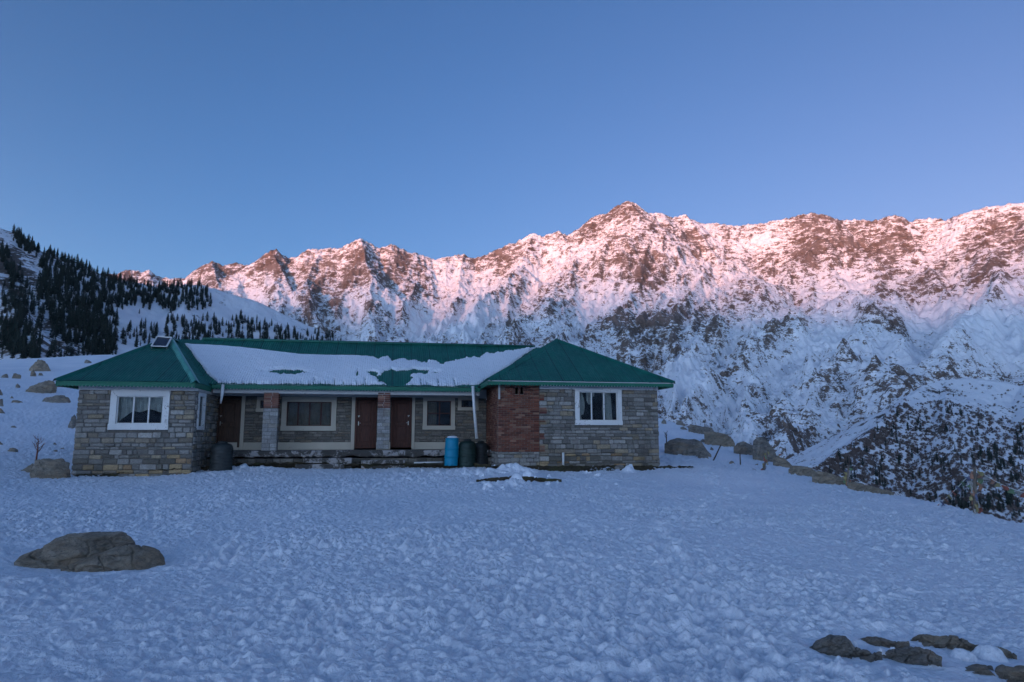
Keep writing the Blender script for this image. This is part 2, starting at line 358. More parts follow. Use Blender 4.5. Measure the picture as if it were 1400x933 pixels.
def micro(x, y, r):                                   # trodden, refrozen crust
    wx = .12*perlin(x*1.7, y*1.7); wy = .12*perlin(x*1.7+40, y*1.7+9)
    track = sstep(-.35, .4, perlin(x*.16+3, y*.16)+.5*perlin(x*.5, y*.5+8))
    lump = np.abs(perlin((x+wx)*3.1, (y+wy)*3.1)); l2 = np.abs(perlin((x+wx)*7.3+5, (y+wy)*7.3)); l3 = perlin(x*15, y*15)
    crumb = np.maximum(0, perlin(x*5.1+70, y*5.1)-.28)
    l4 = np.maximum(0, perlin(x*9.5+30, y*9.5)-.22)
    z = .05*perlin(x*.55, y*.55)+(.060*(.35-lump)+.044*(.3-l2))*(.55+.85*track)+.016*l3*(.5+track)+.075*crumb*(.35+track)+.045*l4+.006*perlin(x*27, y*27)
    return z*np.clip(1.5-r/60, .25, 1)
HOUSE_PAD = []
def ground():
    a = [np.linspace(-math.pi, azp(-250), 60, endpoint=False), np.linspace(azp(-250), azp(-20), 90, endpoint=False), np.linspace(azp(-20), azp(1420), 1050, endpoint=False),
         np.linspace(azp(1420), azp(1650), 90, endpoint=False), np.linspace(azp(1650), math.pi, 60, endpoint=False)]
    az = np.concatenate(a)
    r = np.concatenate([[.05, 1, 2, 3], np.geomspace(3.6, 34, 760, endpoint=False), np.geomspace(34, 130, 240, endpoint=False), np.geomspace(130, 1200, 50, endpoint=False), np.geomspace(1200, 18500, 14)])
    A, RR = np.meshgrid(az, r, indexing='ij'); x = RR*np.sin(A); y = RR*np.cos(A)
    z = gz(x, y)
    near = RR < 140; mi = micro(x[near], y[near], RR[near])
    for (bx, by, hw) in DIPS:
        k = np.exp(-(((x[near]-bx)/hw)**2+((y[near]-by)/(.45+hw*.25))**2)**2); mi = mi*(1-.6*k)-.028*k
    z[near] += mi
    for (fx, fy, fa, fd) in STEPS:
        m = (np.abs(x-fx) < .5) & (np.abs(y-fy) < .5); u = (x[m]-fx)*math.cos(fa)+(y[m]-fy)*math.sin(fa); v = -(x[m]-fx)*math.sin(fa)+(y[m]-fy)*math.cos(fa)
        q = (u/.17)**2+(v/.09)**2; z[m] += -fd*np.exp(-q**2)+.35*fd*np.exp(-(np.sqrt(q)-1.45)**2/.12)
    far = RR >= 100; z[far] += (sstep(100, 400, RR[far]))*25*fbm(x[far]/160, y[far]/160, 4)
    # cleared strip along the walls and banks of shovelled snow
    for (bx, by, sx, sy, h) in BANKS: z += h*np.exp(-((x-bx)/sx)**2-((y-by)/sy)**2)*(1+.9*perlin(x*3.3, y*3.3))
    o = grid_mesh('snow_ground', np.stack([x, y, z], -1), M['snow'], closed=True); tag(o, kind='structure')

# ---- mountains: ridge networks
def ridgefield(x, y, lines):
    best = np.full(x.shape, -1e9); dist = np.full(x.shape, 1e9)
    for pts, slope in lines:
        for p, q in zip(pts[:-1], pts[1:]):
            dx, dy = q[0]-p[0], q[1]-p[1]; L = dx*dx+dy*dy+1e-9
            t = np.clip(((x-p[0])*dx+(y-p[1])*dy)/L, 0, 1)
            d = np.hypot(x-p[0]-t*dx, y-p[1]-t*dy); z = p[2]+t*(q[2]-p[2])-slope*d*(1-.18*np.minimum(1, d/1500))
            u = z > best; best = np.where(u, z, best); dist = np.where(u, d, dist)
    return best, dist
def L(*pts): return [Q(*p) for p in pts]
def S(*pts): return [Q(p[0], p[1], 4300-(4300-p[2])*1.38 if p[2] < 4300 else p[2]) for p in pts]
sky_line = [(-500, 330, 4600), (-200, 350, 4600), (60, 372, 4700), (160, 373, 4800), (172, 366, 4800), (185, 368, 4800), (203, 366, 4800), (222, 377, 4800), (258, 379, 4700), (272, 364, 4600), (290, 355, 4500), (304, 359, 4500), (322, 357, 4500), (345, 360, 4450), (358, 351, 4400), (370, 341, 4350), (378, 339, 4350), (387, 346, 4350), (394, 351, 4350), (408, 350, 4350),
  (420, 339, 4300), (440, 338, 4300), (468, 336, 4250), (484, 327, 4200), (493, 324, 4200), (503, 329, 4200), (520, 337, 4200), (535, 332, 4200), (560, 342, 4200), (580, 347, 4250), (592, 351, 4250), (612, 349, 4250), (634, 345, 4300), (648, 352, 4300), (670, 343, 4300), (700, 330, 4300), (729, 317, 4300), (741, 322, 4300), (764, 313, 4300), (775, 318, 4300),
  (800, 306, 4300), (813, 293, 4300), (830, 291, 4300), (845, 278, 4300), (857, 271, 4300), (868, 276, 4300), (884, 290, 4350), (900, 288, 4400), (920, 296, 4450), (936, 292, 4500), (960, 304, 4550), (980, 303, 4600), (1010, 307, 4650), (1040, 303, 4650), (1080, 295, 4650), (1104, 289, 4650), (1125, 291, 4650), (1150, 299, 4700), (1170, 297, 4700),
  (1185, 300, 4700), (1226, 292, 4700), (1245, 300, 4700), (1262, 297, 4700), (1280, 295, 4700), (1291, 301, 4700), (1312, 291, 4600), (1340, 282, 4600), (1380, 276, 4600), (1400, 274, 4600), (1500, 262, 4600), (1700, 280, 4600), (2000, 300, 4600)]
ridges = [(L(*sky_line), .66),
  (S((857, 271, 4300), (868, 325, 4050), (880, 370, 3800), (905, 415, 3450), (925, 462, 3050), (930, 520, 2600), (900, 600, 2200)), .72),
  (S((813, 293, 4300), (790, 345, 4000), (755, 385, 3600), (725, 405, 3250), (680, 440, 2900), (620, 480, 2500), (560, 540, 2200)), .66),
  (S((936, 292, 4500), (985, 343, 4150), (1040, 383, 3800), (1105, 425, 3350), (1190, 462, 2950), (1245, 500, 2600), (1300, 545, 2300)), .62),
  (S((1040, 383, 3800), (1020, 430, 3350), (1000, 490, 2850), (985, 560, 2400), (960, 640, 2000)), .66),
  (S((1105, 425, 3350), (1110, 480, 2850), (1090, 550, 2350), (1075, 640, 1900)), .62),
  (S((493, 324, 4200), (503, 370, 3900), (515, 415, 3500), (535, 460, 3050), (540, 520, 2600)), .70),
  (S((370, 341, 4350), (392, 372, 4100), (425, 398, 3750), (445, 440, 3300), (470, 500, 2800)), .75),
  (S((440, 338, 4300), (420, 370, 4050), (395, 395, 3700), (370, 430, 3300)), .7),
  (S((290, 355, 4500), (300, 385, 4200), (330, 410, 3800)), .7),
  (S((634, 345, 4300), (622, 385, 4000), (612, 425, 3600), (620, 460, 3200)), .7),
  (S((729, 317, 4300), (712, 350, 4050), (685, 380, 3750), (650, 410, 3400)), .7),
  (S((1104, 289, 4650), (1128, 345, 4250), (1175, 390, 3850), (1225, 425, 3450), (1270, 452, 3150)), .66),
  (S((1226, 292, 4700), (1262, 345, 4300), (1290, 385, 3950), (1305, 425, 3550)), .7),
  (S((1340, 282, 4600), (1348, 325, 4300), (1360, 362, 4000), (1335, 405, 3600), (1290, 440, 3200)), .72),
  (S((1400, 274, 4600), (1440, 360, 4000), (1420, 440, 3400), (1400, 490, 2900), (1350, 510, 2600)), .6)]
ridges[0] = (ridges[0][0], .95)
def mountain_z(x, y, full=True):
    r = np.hypot(x, y); az = np.arctan2(x, y); u = az*4200
    wx = 90*fbm(x/700, y/700, 3); wy = 90*fbm(x/700+9, y/700+4, 3)
    z, d = ridgefield(x+wx*sstep(0, 600, 4200-r), y+wy*sstep(0, 600, 4200-r), ridges)
    crest = np.interp(az, _sa, _sr); below = np.maximum(crest-r, 0)
    amp = sstep(0, 900, below)*.8+sstep(0, 250, below)*.2
    lean = .28*np.sin(az*3.0+.6)
    uu = u+lean*(crest-r)+60*fbm(x/400, y/400, 3)
    carve = 105*(1-ridged(uu/330, r/1500, 2))+64*(1-ridged(uu/130+7, r/520, 2))
    z = z-carve*amp
    z = z-34*(1-ridged(x/100+3, y/100, 3))*(.35+.65*amp)-15*(1-ridged(x/44+3, y/44, 2))+4*fbm(x/20, y/20, 2)+14*fbm(x/75, y/75, 3)*(.4+.6*amp)
    return np.maximum(z, -430), carve*amp, d
_sa = np.array([math.atan2(*Q(*p)[:2]) for p in sky_line]); _sr = np.array([p[2] for p in sky_line], float)
def mountains():
    az = np.concatenate([np.linspace(azp(-300), azp(140), 90, endpoint=False), np.linspace(azp(140), azp(1410), 1250, endpoint=False), np.linspace(azp(1410), azp(1800), 90)])
    r = np.concatenate([np.geomspace(1250, 4900, 620), np.geomspace(4930, 6500, 14)])
    A, RR = np.meshgrid(az, r, indexing='ij'); x = RR*np.sin(A); y = RR*np.cos(A)
    z, carve, d = mountain_z(x, y)
    # how steep and exposed each spot is decides where bare rock shows
    gxr = np.gradient(z, axis=1)/np.gradient(RR, axis=1); gxa = np.gradient(z, axis=0)/(np.gradient(A, axis=0)*RR)
    sl = np.hypot(gxr, gxa)
    patch = fbm(x/420, y/420, 4); streak = fbm((A*4200)/45, RR/400, 4)
    rock = .39+(np.minimum(sl,1.9)-1.15)*.17+patch*.36+streak*.10-(carve-55)/380+.20*fbm((x+y)/60, (y-x)/150+z/60, 3)
    hi = sstep(500, 1350, z); rock += -.075*hi+.03
    rock -= .10*(1-sstep(-80, 260, x))*0
    for (px, py, rad, amt) in ROCKY:
        q = ray(px, py); qa = math.atan2(q[0], q[1]); qe = q[2]/math.hypot(q[0], q[1])
        rock += (amt if amt < 0 else amt*.75)*np.exp(-(((A-qa)*FPX)**2+((z/RR-qe)*FPX)**2)/(rad*rad))
    o = grid_mesh('mountain_range', np.stack([x, y, z], -1), M['mountain'], {'rock': rock}); tag(o, kind='structure')
# where the photograph's range has its big crags (+) and open snow (-)
ROCKY = [(870, 330, 42, .16), (900, 370, 36, .16), (905, 440, 55, .14), (960, 450, 45, .12), (380, 365, 25, .25), (430, 380, 30, .2), (500, 350, 25, .12), (290, 370, 25, .15), (1110, 310, 40, .18), (1330, 360, 35, .2), (1370, 300, 30, .2), (1190, 350, 70, .08),
         (1360, 450, 45, -.35), (640, 440, 40, -.25), (720, 400, 30, -.1), (560, 440, 40, -.15), (930, 520, 25, -.5), (945, 490, 20, -.3), (1160, 440, 35, -.2), (1080, 500, 50, -.14), (600, 380, 20, -.12), (1100, 600, 40, .12), (1380, 520, 30, .2), (1000, 560, 50, -.05)]

# ---- the forested hill on the left
hill_lines = [(L((-700, 200, 1000), (-300, 240, 1000), (-100, 285, 1000), (0, 311, 1000), (20, 318, 1000), (50, 337, 1000), (66, 345, 1000), (112, 358, 1010), (160, 380, 1030), (215, 392, 1050), (262, 388, 1070), (300, 398, 1080), (340, 409, 1080), (380, 424, 1080), (430, 449, 1070), (480, 474, 1060), (520, 500, 1050), (600, 560, 1040)), .62),
  (L((-100, 285, 1000), (0, 400, 800), (40, 455, 680), (50, 500, 560)), .6), (L((160, 380, 1030), (170, 420, 900), (150, 470, 780)), .55), (L((262, 388, 1070), (240, 430, 920), (220, 470, 800)), .5)]
def hill_z(x, y):
    z, d = ridgefield(x+14*fbm(x/90, y/90, 2), y, hill_lines)
    return np.maximum(z+7*fbm(x/60, y/60, 4)*sstep(0, 60, d)+2.2*fbm(x/12, y/12, 3), -430)
def hill():
    az = np.concatenate([np.linspace(azp(-700), azp(-20), 60, endpoint=False), np.linspace(azp(-20), azp(640), 520)])
    r = np.concatenate([np.geomspace(300, 1150, 260), np.geomspace(1160, 1900, 14)])
    A, RR = np.meshgrid(az, r, indexing='ij'); x = RR*np.sin(A); y = RR*np.cos(A); z = hill_z(x, y)
    rock = .34+.42*fbm(x/70, y/70, 4)+.35*fbm(x/18, y/18, 4)+.06*sstep(azp(120), azp(-20), A)
    for (px, py, rad, amt) in [(30, 370, 40, .10), (20, 470, 50, .08), (100, 480, 40, .06), (185, 432, 30, -.4), (350, 425, 60, -.3), (230, 450, 60, -.2), (60, 425, 25, -.15)]:
        q = ray(px, py); qa = math.atan2(q[0], q[1]); qe = q[2]/math.hypot(q[0], q[1])
        rock += amt*np.exp(-(((A-qa)*FPX)**2+((z/RR-qe)*FPX)**2)/(rad*rad))
    tag(grid_mesh('forested_hill', np.stack([x, y, z], -1), M['hill'], {'rock': rock}), kind='structure')
# ---- the wooded spur on the right, across the gorge
spur_lines = [(L((1000, 760, 560), (1060, 690, 620), (1100, 645, 700), (1190, 592, 850), (1232, 548, 960), (1262, 528, 1040), (1290, 519, 1100), (1330, 516, 1140), (1370, 521, 1150), (1400, 527, 1150), (1500, 545, 1150), (1700, 560, 1150), (2000, 560, 1150)), .62),
  (L((1290, 519, 1100), (1300, 600, 850), (1330, 680, 700), (1380, 780, 600)), .55), (L((1400, 527, 1150), (1440, 620, 880), (1460, 720, 720)), .55)]
def spur_z(x, y):
    z, d = ridgefield(x, y+10*fbm(x/90, y/90, 2), spur_lines)
    return np.maximum(z+6*fbm(x/50, y/50, 4)*sstep(0, 60, d)+1.8*fbm(x/10, y/10, 3), -430)
def spur():
    az = np.concatenate([np.linspace(azp(950), azp(1060), 30, endpoint=False), np.linspace(azp(1060), azp(1410), 330, endpoint=False), np.linspace(azp(1410), azp(1900), 50)])
    r = np.concatenate([np.geomspace(350, 1250, 300), np.geomspace(1260, 1900, 12)])
    A, RR = np.meshgrid(az, r, indexing='ij'); x = RR*np.sin(A); y = RR*np.cos(A); z = spur_z(x, y)
    rock = .32+.4*fbm(x/50, y/50, 4)+.3*fbm(x/14, y/14, 4)-.35*sstep(.0, 25, (z-np.interp(A, [azp(1190), azp(1240), azp(1290), azp(1345), azp(1400)], [.02, .045, .058, .042, .028])*RR))
    tag(grid_mesh('wooded_spur', np.stack([x, y, z], -1), M['hill'], {'rock': rock}), kind='structure')
# ---- added ridge, out of view behind the camera, blocking sun from meadow and lower slopes
def sun_blocker_ridge():
    ca = math.atan2(SUN_DIR[0], SUN_DIR[1]); a = np.linspace(ca-2.05, ca+2.05, 240); r = np.geomspace(7600, 17000, 70)
    A, RR = np.meshgrid(a, r, indexing='ij'); x = RR*np.sin(A); y = RR*np.cos(A)
    top = BLOCKER_H+60*fbm(A*5, A*0+2, 3)
    z = top-.33*np.abs(RR-12000)-40*(1-ridged(x/900, y/900, 3))*sstep(0, 400, np.abs(RR-12000))
    z = np.maximum(z, -430)
    tag(grid_mesh('sun_blocker_ridge', np.stack([x, y, z], -1), M['mountain'], {'rock': .45+.4*fbm(x/400, y/400, 4)}), kind='structure')
BLOCKER_H = 950
_b = [(645, 648, 1.2, .7, .16), (700, 646, .5, .35, .20), (725, 647, .4, .3, .17), (590, 655, 1.5, .8, .10), (860, 645, .25, .2, .25), (700, 664, .7, .35, .16), (560, 648, 2.5, .5, .06), (800, 655, 1.6, .6, .08), (340, 641, 1.2, .4, .12)]
BANKS = []
for (px, py, sx, sy, h) in _b:
    g = ground_at(px, py+2)
    BANKS.append((g.x, g.y, sx, sy, h))
STEPS = []; _fr = np.random.default_rng(12)                  # footprints: trails across the meadow to the veranda
for pts in ([(-2.2, 9.5), (-2.4, 12), (-1.2, 19), (1.0, 24.4)], [(8.5, 9), (5.5, 15), (3.2, 20), (2.4, 24.6)], [(-9, 13), (-6, 18), (-4.2, 24.5)], [(2.6, 5), (4.4, 11), (9.5, 19), (12.5, 26)], [(-5.5, 7.5), (0, 11.5), (6, 14.5), (13, 21)]):
    P_ = np.array(pts, float); tt = np.arange(0, len(pts)-1, .34/np.mean(np.hypot(*np.diff(P_, axis=0).T)))
    for i, t_ in enumerate(tt):
        a = np.array([np.interp(t_, range(len(pts)), P_[:, 0]), np.interp(t_, range(len(pts)), P_[:, 1])]); b = np.array([np.interp(t_+.02, range(len(pts)), P_[:, 0]), np.interp(t_+.02, range(len(pts)), P_[:, 1])]); d = (b-a)/max(1e-6, np.hypot(*(b-a)))
        n_ = np.array([-d[1], d[0]])*(.13 if i % 2 else -.13)+_fr.normal(size=2)*.06; STEPS.append((a[0]+n_[0], a[1]+n_[1], math.atan2(d[1], d[0])+_fr.normal()*.2, _fr.uniform(.03, .085)))
DIPS = []
for a, b, c in [(1103, 1168, 888), (1160, 1243, 879), (1138, 1206, 894), (1204, 1288, 901), (1242, 1336, 880), (1334, 1390, 892), (1300, 1480, 925), (20, 230, 776)]:
    g = ground_at((a+b)/2, c); DIPS.append((g.x, g.y, (b-a)/FPX*g.length/2*1.05))
ground(); mountains(); hill(); spur(); sun_blocker_ridge()

def haze():
    mb = MB(); mb.box(-19000, 19000, -19000, 19000, -460, 1750); t = NT('haze_air'); t.n.remove(t.b)
    v = t.node('ShaderNodeVolumePrincipled'); v.inputs['Color'].default_value = (.90, .93, 1, 1); v.inputs['Density'].default_value = HAZE; v.inputs['Anisotropy'].default_value = .2
    t.l(v.outputs[0], t.out.inputs['Volume']); tag(mb.build('haze', t.mat), kind='stuff')
HAZE = 1.5e-5
haze()
# ================================================================== THE LODGE
YF, YE, YM, YB, YK = 26.0, 25.5, 27.7, 29.3, 34.6       # wing fronts, wing eaves, main eaves, veranda wall, back
ZB = -1.75                                               # foundations go below the snow
lodge = empty('stone_lodge', (X_(450, YB), YB, -1.2), 'long stone and brick mountain lodge with green corrugated roof and two projecting wings', 'building')
STONES = [(.30, .285, .265), (.26, .25, .235), (.35, .335, .315), (.21, .20, .185), (.28, .27, .255), (.34, .28, .20), (.28, .24, .19), (.41, .395, .37), (.24, .23, .215), (.28, .27, .25), (.30, .285, .265), (.17, .16, .15)]
BRICKS = [(.20, .068, .042), (.24, .088, .055), (.165, .055, .037), (.22, .10, .068), (.12, .048, .036), (.30, .16, .105), (.19, .07, .045)]
def masonry(name, x0, x1, z0, z1, y, holes=(), mat=None, mort=None, cols=STONES, hrow=(.09, .20), wrow=(.14, .56), depth=.09, proud=(-.005, .045), axis='x', side=1, gap=.012, thick=.3, shear=None, tint=None, parent=None, taper=0):
    """one wall: a mortar core with every stone a block of its own in the same mesh.
    axis 'x': faces -y at y; axis 'y': runs in y from x0 to x1, faces side*x at y"""
    mb = MB(); mb.m = 0; mb.col = (1, 1, 1.0)
    def put(a0, a1, b0, b1, d0, d1, b):                 # a along the wall, b = z, d = depth in front of the face (+ = out)
        if axis == 'x': mb.box(a0, a1, y-d1, y-d0, b0, b1, b)
        else: mb.box(min(y+side*d0, y+side*d1), max(y+side*d0, y+side*d1), a0, a1, b0, b1, b)
    # mortar core with the openings left out
    hs = sorted(holes)
    xs = sorted(set([x0, x1]+[h[0] for h in hs]+[h[1] for h in hs])); xs = [v for v in xs if x0 <= v <= x1]
    for a, b in zip(xs[:-1], xs[1:]):
        blk = sorted([(h[2], h[3]) for h in hs if h[0] < (a+b)/2 < h[1]]); z = z0
        for lo, hi in blk:
            if lo > z: put(a, b, z, lo, -thick, -.018, 0)
            z = max(z, hi)
        if z < z1: put(a, b, z, z1, -thick, -.018, 0)
    core_faces = len(mb.f)
    z = z0; row = 0; mb.m = 1
    while z < z1-.02:
        h = random.uniform(*hrow); h = min(h, z1-z) if z1-z-h > hrow[0]*.5 else z1-z
        tp = taper*(z1-z)
        x = x0-tp; row += 1
        if hrow[0] == hrow[1] and row % 2: x -= wrow[0]/2
        while x < x1-.01:
            w = random.uniform(*wrow); x2 = x+w
            if x1-x2 < wrow[0]*.6: x2 = x1
            a0, a1 = max(x, x0-tp), min(x2, x1)
            segs = [(a0, a1)]
            for hx0, hx1, hz0, hz1 in hs:
                if hz0 < z+h-.012 and hz1 > z+.012:
                    ns = []
                    for s0, s1 in segs:
                        if hx1 <= s0 or hx0 >= s1: ns.append((s0, s1))
                        else:
                            if hx0 > s0: ns.append((s0, hx0+gap*.4))
                            if hx1 < s1: ns.append((hx1-gap*.4, s1))
                    segs = ns
            for s0, s1 in segs:
                if s1-s0 < .025: continue
                c = random.choice(cols); k = random.uniform(.8, 1.18)
                if tint: c = tint((s0+s1)/2, z, c)
                mb.col = tuple(v*k for v in c)
                p = random.uniform(*proud); g = gap*random.uniform(.3, .8)
                jz = 0 if hrow[0] == hrow[1] else random.uniform(-.018, .018); j2 = 0 if jz == 0 else random.uniform(-.014, .01)
                put(s0+g, s1-g, z+g+jz, z+h-g+j2, -.05, p, min(.026, h*.24))
            x = x2
        z += h
    return mb.build(name, [mort or M['mortar'], mat or M['stone']], lodge if parent is None else parent)
m_mort = M['mortar']
def wear(x, z, c):                                       # ochre and damp stones near the ground
    if z < -.7 and random.random() < .35: return random.choice([(.40, .30, .18), (.34, .23, .14), (.16, .15, .13)])
    return c
def window(px0, px1, py0, py1, Y, fw, mull, mat, label=None, fd=.10, proud=.05, panes='x', curtains=None, rails=(), trim=None, open_in=.16):
    """frame (the part) > glass panes, mullions, curtains"""
    x0, x1 = X_(px0, Y, (py0+py1)/2), X_(px1, Y, (py0+py1)/2); z1, z0 = Z_(py0, Y, (px0+px1)/2), Z_(py1, Y, (px0+px1)/2)
    mb = MB(); yf = Y-proud; yb = Y+open_in
    mb.box(x0, x1, yf, yb, z1-fw, z1, .006); mb.box(x0-.015, x1+.015, yf-.02, yb, z0, z0+fw, .006)
    mb.box(x0, x0+fw, yf, yb, z0+fw, z1-fw, .004); mb.box(x1-fw, x1, yf, yb, z0+fw, z1-fw, .004)
    w = mb.build('window', trim or mat, lodge)
    if label: w['label'] = label
    ix0, ix1, iz0, iz1 = x0+fw, x1-fw, z0+fw, z1-fw
    mb = MB(); s = .035; ym = Y+.03
    mb.box(ix0, ix1, ym, ym+.05, iz1-s, iz1); mb.box(ix0, ix1, ym, ym+.05, iz0, iz0+s); mb.box(ix0, ix0+s, ym, ym+.05, iz0+s, iz1-s); mb.box(ix1-s, ix1, ym, ym+.05, iz0+s, iz1-s)
    mb.build('casement', mat, w)
    for m in mull:
        xm = X_(m, Y, (py0+py1)/2); mb = MB(); mb.box(xm-.025, xm+.025, ym-.012, ym+.055, iz0+s, iz1-s, .004); mb.build('mullion', mat, w)
    for r in rails:
        zr = iz0+(iz1-iz0)*r; mb = MB(); mb.box(ix0+s, ix1-s, ym-.008, ym+.045, zr-.02, zr+.02); mb.build('glazing_bar', mat, w)
    mb = MB(); mb.box(ix0+.01, ix1-.01, ym+.02, ym+.026, iz0+.01, iz1-.01); mb.build('pane', M['glass'], w)
    yc = Y+.20
    if curtains == 'net': curtain(ix0-.05, ix1+.05, iz0+.02, iz1, yc, w, 'drape', M['curtain'])
    if curtains == 'tied': curtain(ix0-.05, ix1+.05, iz0-.05, iz1, yc, w, 'tied', M['curtain'])
    if curtains == 'brown': curtain(ix0-.02, ix1+.02, iz0-.05, iz1, yc, w, 'full', M['blind'])
    if curtains == 'partial': curtain(ix0, ix0+(ix1-ix0)*.42, iz0-.05, iz1, yc, w, 'full', M['blind'])
    return (x0, x1, z0, z1)
def curtain(x0, x1, z0, z1, y, parent, kind, mat):
    def sheet(f0, f1, nm='curtain'):
        n, m = 60, 24; V = np.zeros((n, m, 3))
        for i in range(n):
            for j in range(m):
                v = j/(m-1); u = i/(n-1); a, b = f0(v), f1(v)
                x = a+(b-a)*u; V[i, j] = (x, y+.022*math.sin(u*34+1.5*math.sin(v*5))+.01*math.sin(u*71), z1+(z0-z1)*v)
        grid_mesh(nm, V, mat, parent=parent)
    W = x1-x0
    if kind == 'drape':                                   # net curtain: its lower edge hangs in a swag, drawn up to the right
        n, m = 80, 24; V = np.zeros((n, m, 3))
        for i in range(n):
            u = i/(n-1); low = 1.0 if u < .04 else (.98-.45*min(1, (u-.04)/.30)**.8 if u < .34 else .53+.05*math.sin((u-.34)*14))
            for j in range(m):
                v = j/(m-1)*low; V[i, j] = (x0+W*u, y+.02*math.sin(u*46+v*3*u)+.012*math.sin(u*90-v*6), z1+(z0-z1)*v)
        grid_mesh('curtain', V, mat, parent=parent)
        sheet(lambda v: x0+W*(.90-.0*v), lambda v: x1, 'curtain')
    elif kind == 'tied':
        sheet(lambda v: x0, lambda v: x0+W*(.13+.07*math.sin(min(1, v*1.05)*math.pi)*(-.7 if v > .75 else 1)))
        sheet(lambda v: x0+W*(.62+.02*math.sin(v*5)+.10*max(0, v-.55)), lambda v: x0+W*(.84+.05*v))
        n, m = 26, 12; V = np.zeros((n, m, 3))                # torn corner of lace hanging in the middle
        for i in range(n):
            u = i/(n-1)
            for j in range(m): v = j/(m-1)*(.42*(.35+.65*math.sin(math.pi*min(1, u*1.1+.12)))); V[i, j] = (x0+W*(.24+.20*u), y+.02*math.sin(u*22), z1+(z0-z1)*v)
        grid_mesh('curtain', V, mat, parent=parent)
    else: sheet(lambda v: x0, lambda v: x1)
def door(px0, px1, py0, py1, Y, mat, handle_side, hpx=None):
    x0, x1 = X_(px0, Y, 575), X_(px1, Y, 575); z1, z0 = Z_(py0, Y, (px0+px1)/2), Z_(py1, Y, (px0+px1)/2)
    fw = .085; mb = MB()
    mb.box(x0, x0+fw, Y-.03, Y+.12, z0, z1, .005); mb.box(x1-fw, x1, Y-.03, Y+.12, z0, z1, .005); mb.box(x0+fw, x1-fw, Y-.03, Y+.12, z1-fw, z1, .005)
    mb.box(x0+.02, x1-.02, Y+.04, Y+.16, z0-.03, z0+.03)
    d = mb.build('door', mat, lodge)
    a0, a1, b0, b1 = x0+fw, x1-fw, z0+.035, z1-fw
    mb = MB(); mb.box(a0+.006, a1-.006, Y+.055, Y+.10, b0, b1-.006)
    st = .115; mid = b0+(b1-b0)*.47
    for c in [(a0+.006, a0+st, b0, b1-.006), (a1-st, a1-.006, b0, b1-.006), (a0+st, a1-st, b1-st, b1-.006), (a0+st, a1-st, b0, b0+st*1.4), (a0+st, a1-st, mid-.06, mid+.06)]:
        mb.box(c[0], c[1], Y+.03, Y+.056, c[2], c[3], .007)
    for lo, hi in ((b0+st*1.4+.05, mid-.11), (mid+.11, b1-st-.05)): mb.box(a0+st+.05, a1-st-.05, Y+.038, Y+.056, lo, hi, .012)
    mb.build('door_leaf', mat, d)
    hx = a0+.06 if handle_side < 0 else a1-.06
    mb = MB(); mb.box(hx-.018, hx+.018, Y+.02, Y+.032, mid-.05, mid+.12, .004); mb.tube([(hx, Y+.03, mid+.05), (hx, Y-.02, mid+.05), (hx-handle_side*.10, Y-.02, mid+.045)], .009, 8)
    mb.build('handle', M['metal'], d)
    mb = MB(); mb.box(hx-.03, hx+.05, Y+.018, Y+.031, mid+.33, mid+.36, .003); mb.box(hx-.012, hx+.012, Y+.012, Y+.031, mid+.29, mid+.345, .003)
    mb.build('bolt', M['metal'], d)
    return (x0, x1, z0, z1)
# ---- left wing -------------------------------------------------
LWx0, LWx1 = X_(106, YF, 560), X_(264.5, YF, 590)
LWzt = Z_(534, YF, 190); ZT = LWzt+.16
wL = window(150.5, 231.5, 533.8, 588, YF, .21, (182, 203), M['white'], 'wide white framed window of the left wing with a swagged net curtain', curtains='net')
masonry('stone_wall', LWx0, LWx1, ZB, LWzt, YF, [wL], tint=wear, taper=.012)
# side of the left wing: runs back to the veranda wall, with a narrow window
xs = LWx1
_p = X_(283, YB, 590)
sw0, sw1 = YF+.30, YF+1.25
masonry('stone_wall', YF+.02, YB, ZB, LWzt, xs, [(sw0, sw1, Z_(588, YF+.7, 270), LWzt-.02)], axis='y', side=1)
def side_window(y0, y1, z0, z1, x):
    mb = MB(); fw = .13
    for c in [(y0, y1, z1-fw, z1), (y0-.01, y1+.01, z0, z0+fw), (y0, y0+fw, z0+fw, z1-fw), (y1-fw, y1, z0+fw, z1-fw)]: mb.box(x-.16, x+.05, c[0], c[1], c[2], c[3], .005)
    w = mb.build('window', M['white'], lodge); w['label'] = 'narrow white framed window on the inner side of the left wing'
    mb = MB(); mb.box(x-.05, x-.044, y0+fw*.8, y1-fw*.8, z0+fw*.8, z1-fw*.8); mb.build('pane', M['glass'], w)
    n, m = 40, 8; V = np.zeros((n, m, 3))
    for i in range(n):
        for j in range(m): V[i, j] = (x-.18+.02*math.sin(i*.9), y0+(y1-y0)*i/(n-1), z1+(z0-z1)*j/(m-1))
    grid_mesh('curtain', V, M['curtain'], parent=w)
side_window(sw0, sw1, Z_(588, YF+.7, 270), LWzt-.02, xs)
# outer wall of the left wing and the back of the house
masonry('stone_wall', YF+.02, YK, ZB, LWzt, LWx0, axis='y', side=-1)
RWx0, RWx1 = X_(681, YF, 580), X_(900, YF, 580)
RWzt = Z_(533, YF, 800)
masonry('stone_wall', YF+.02, YK, ZB, RWzt, RWx1, axis='y', side=1)
masonry('stone_wall', LWx0, RWx1, ZB, RWzt, YK, thick=-.3, axis='x')
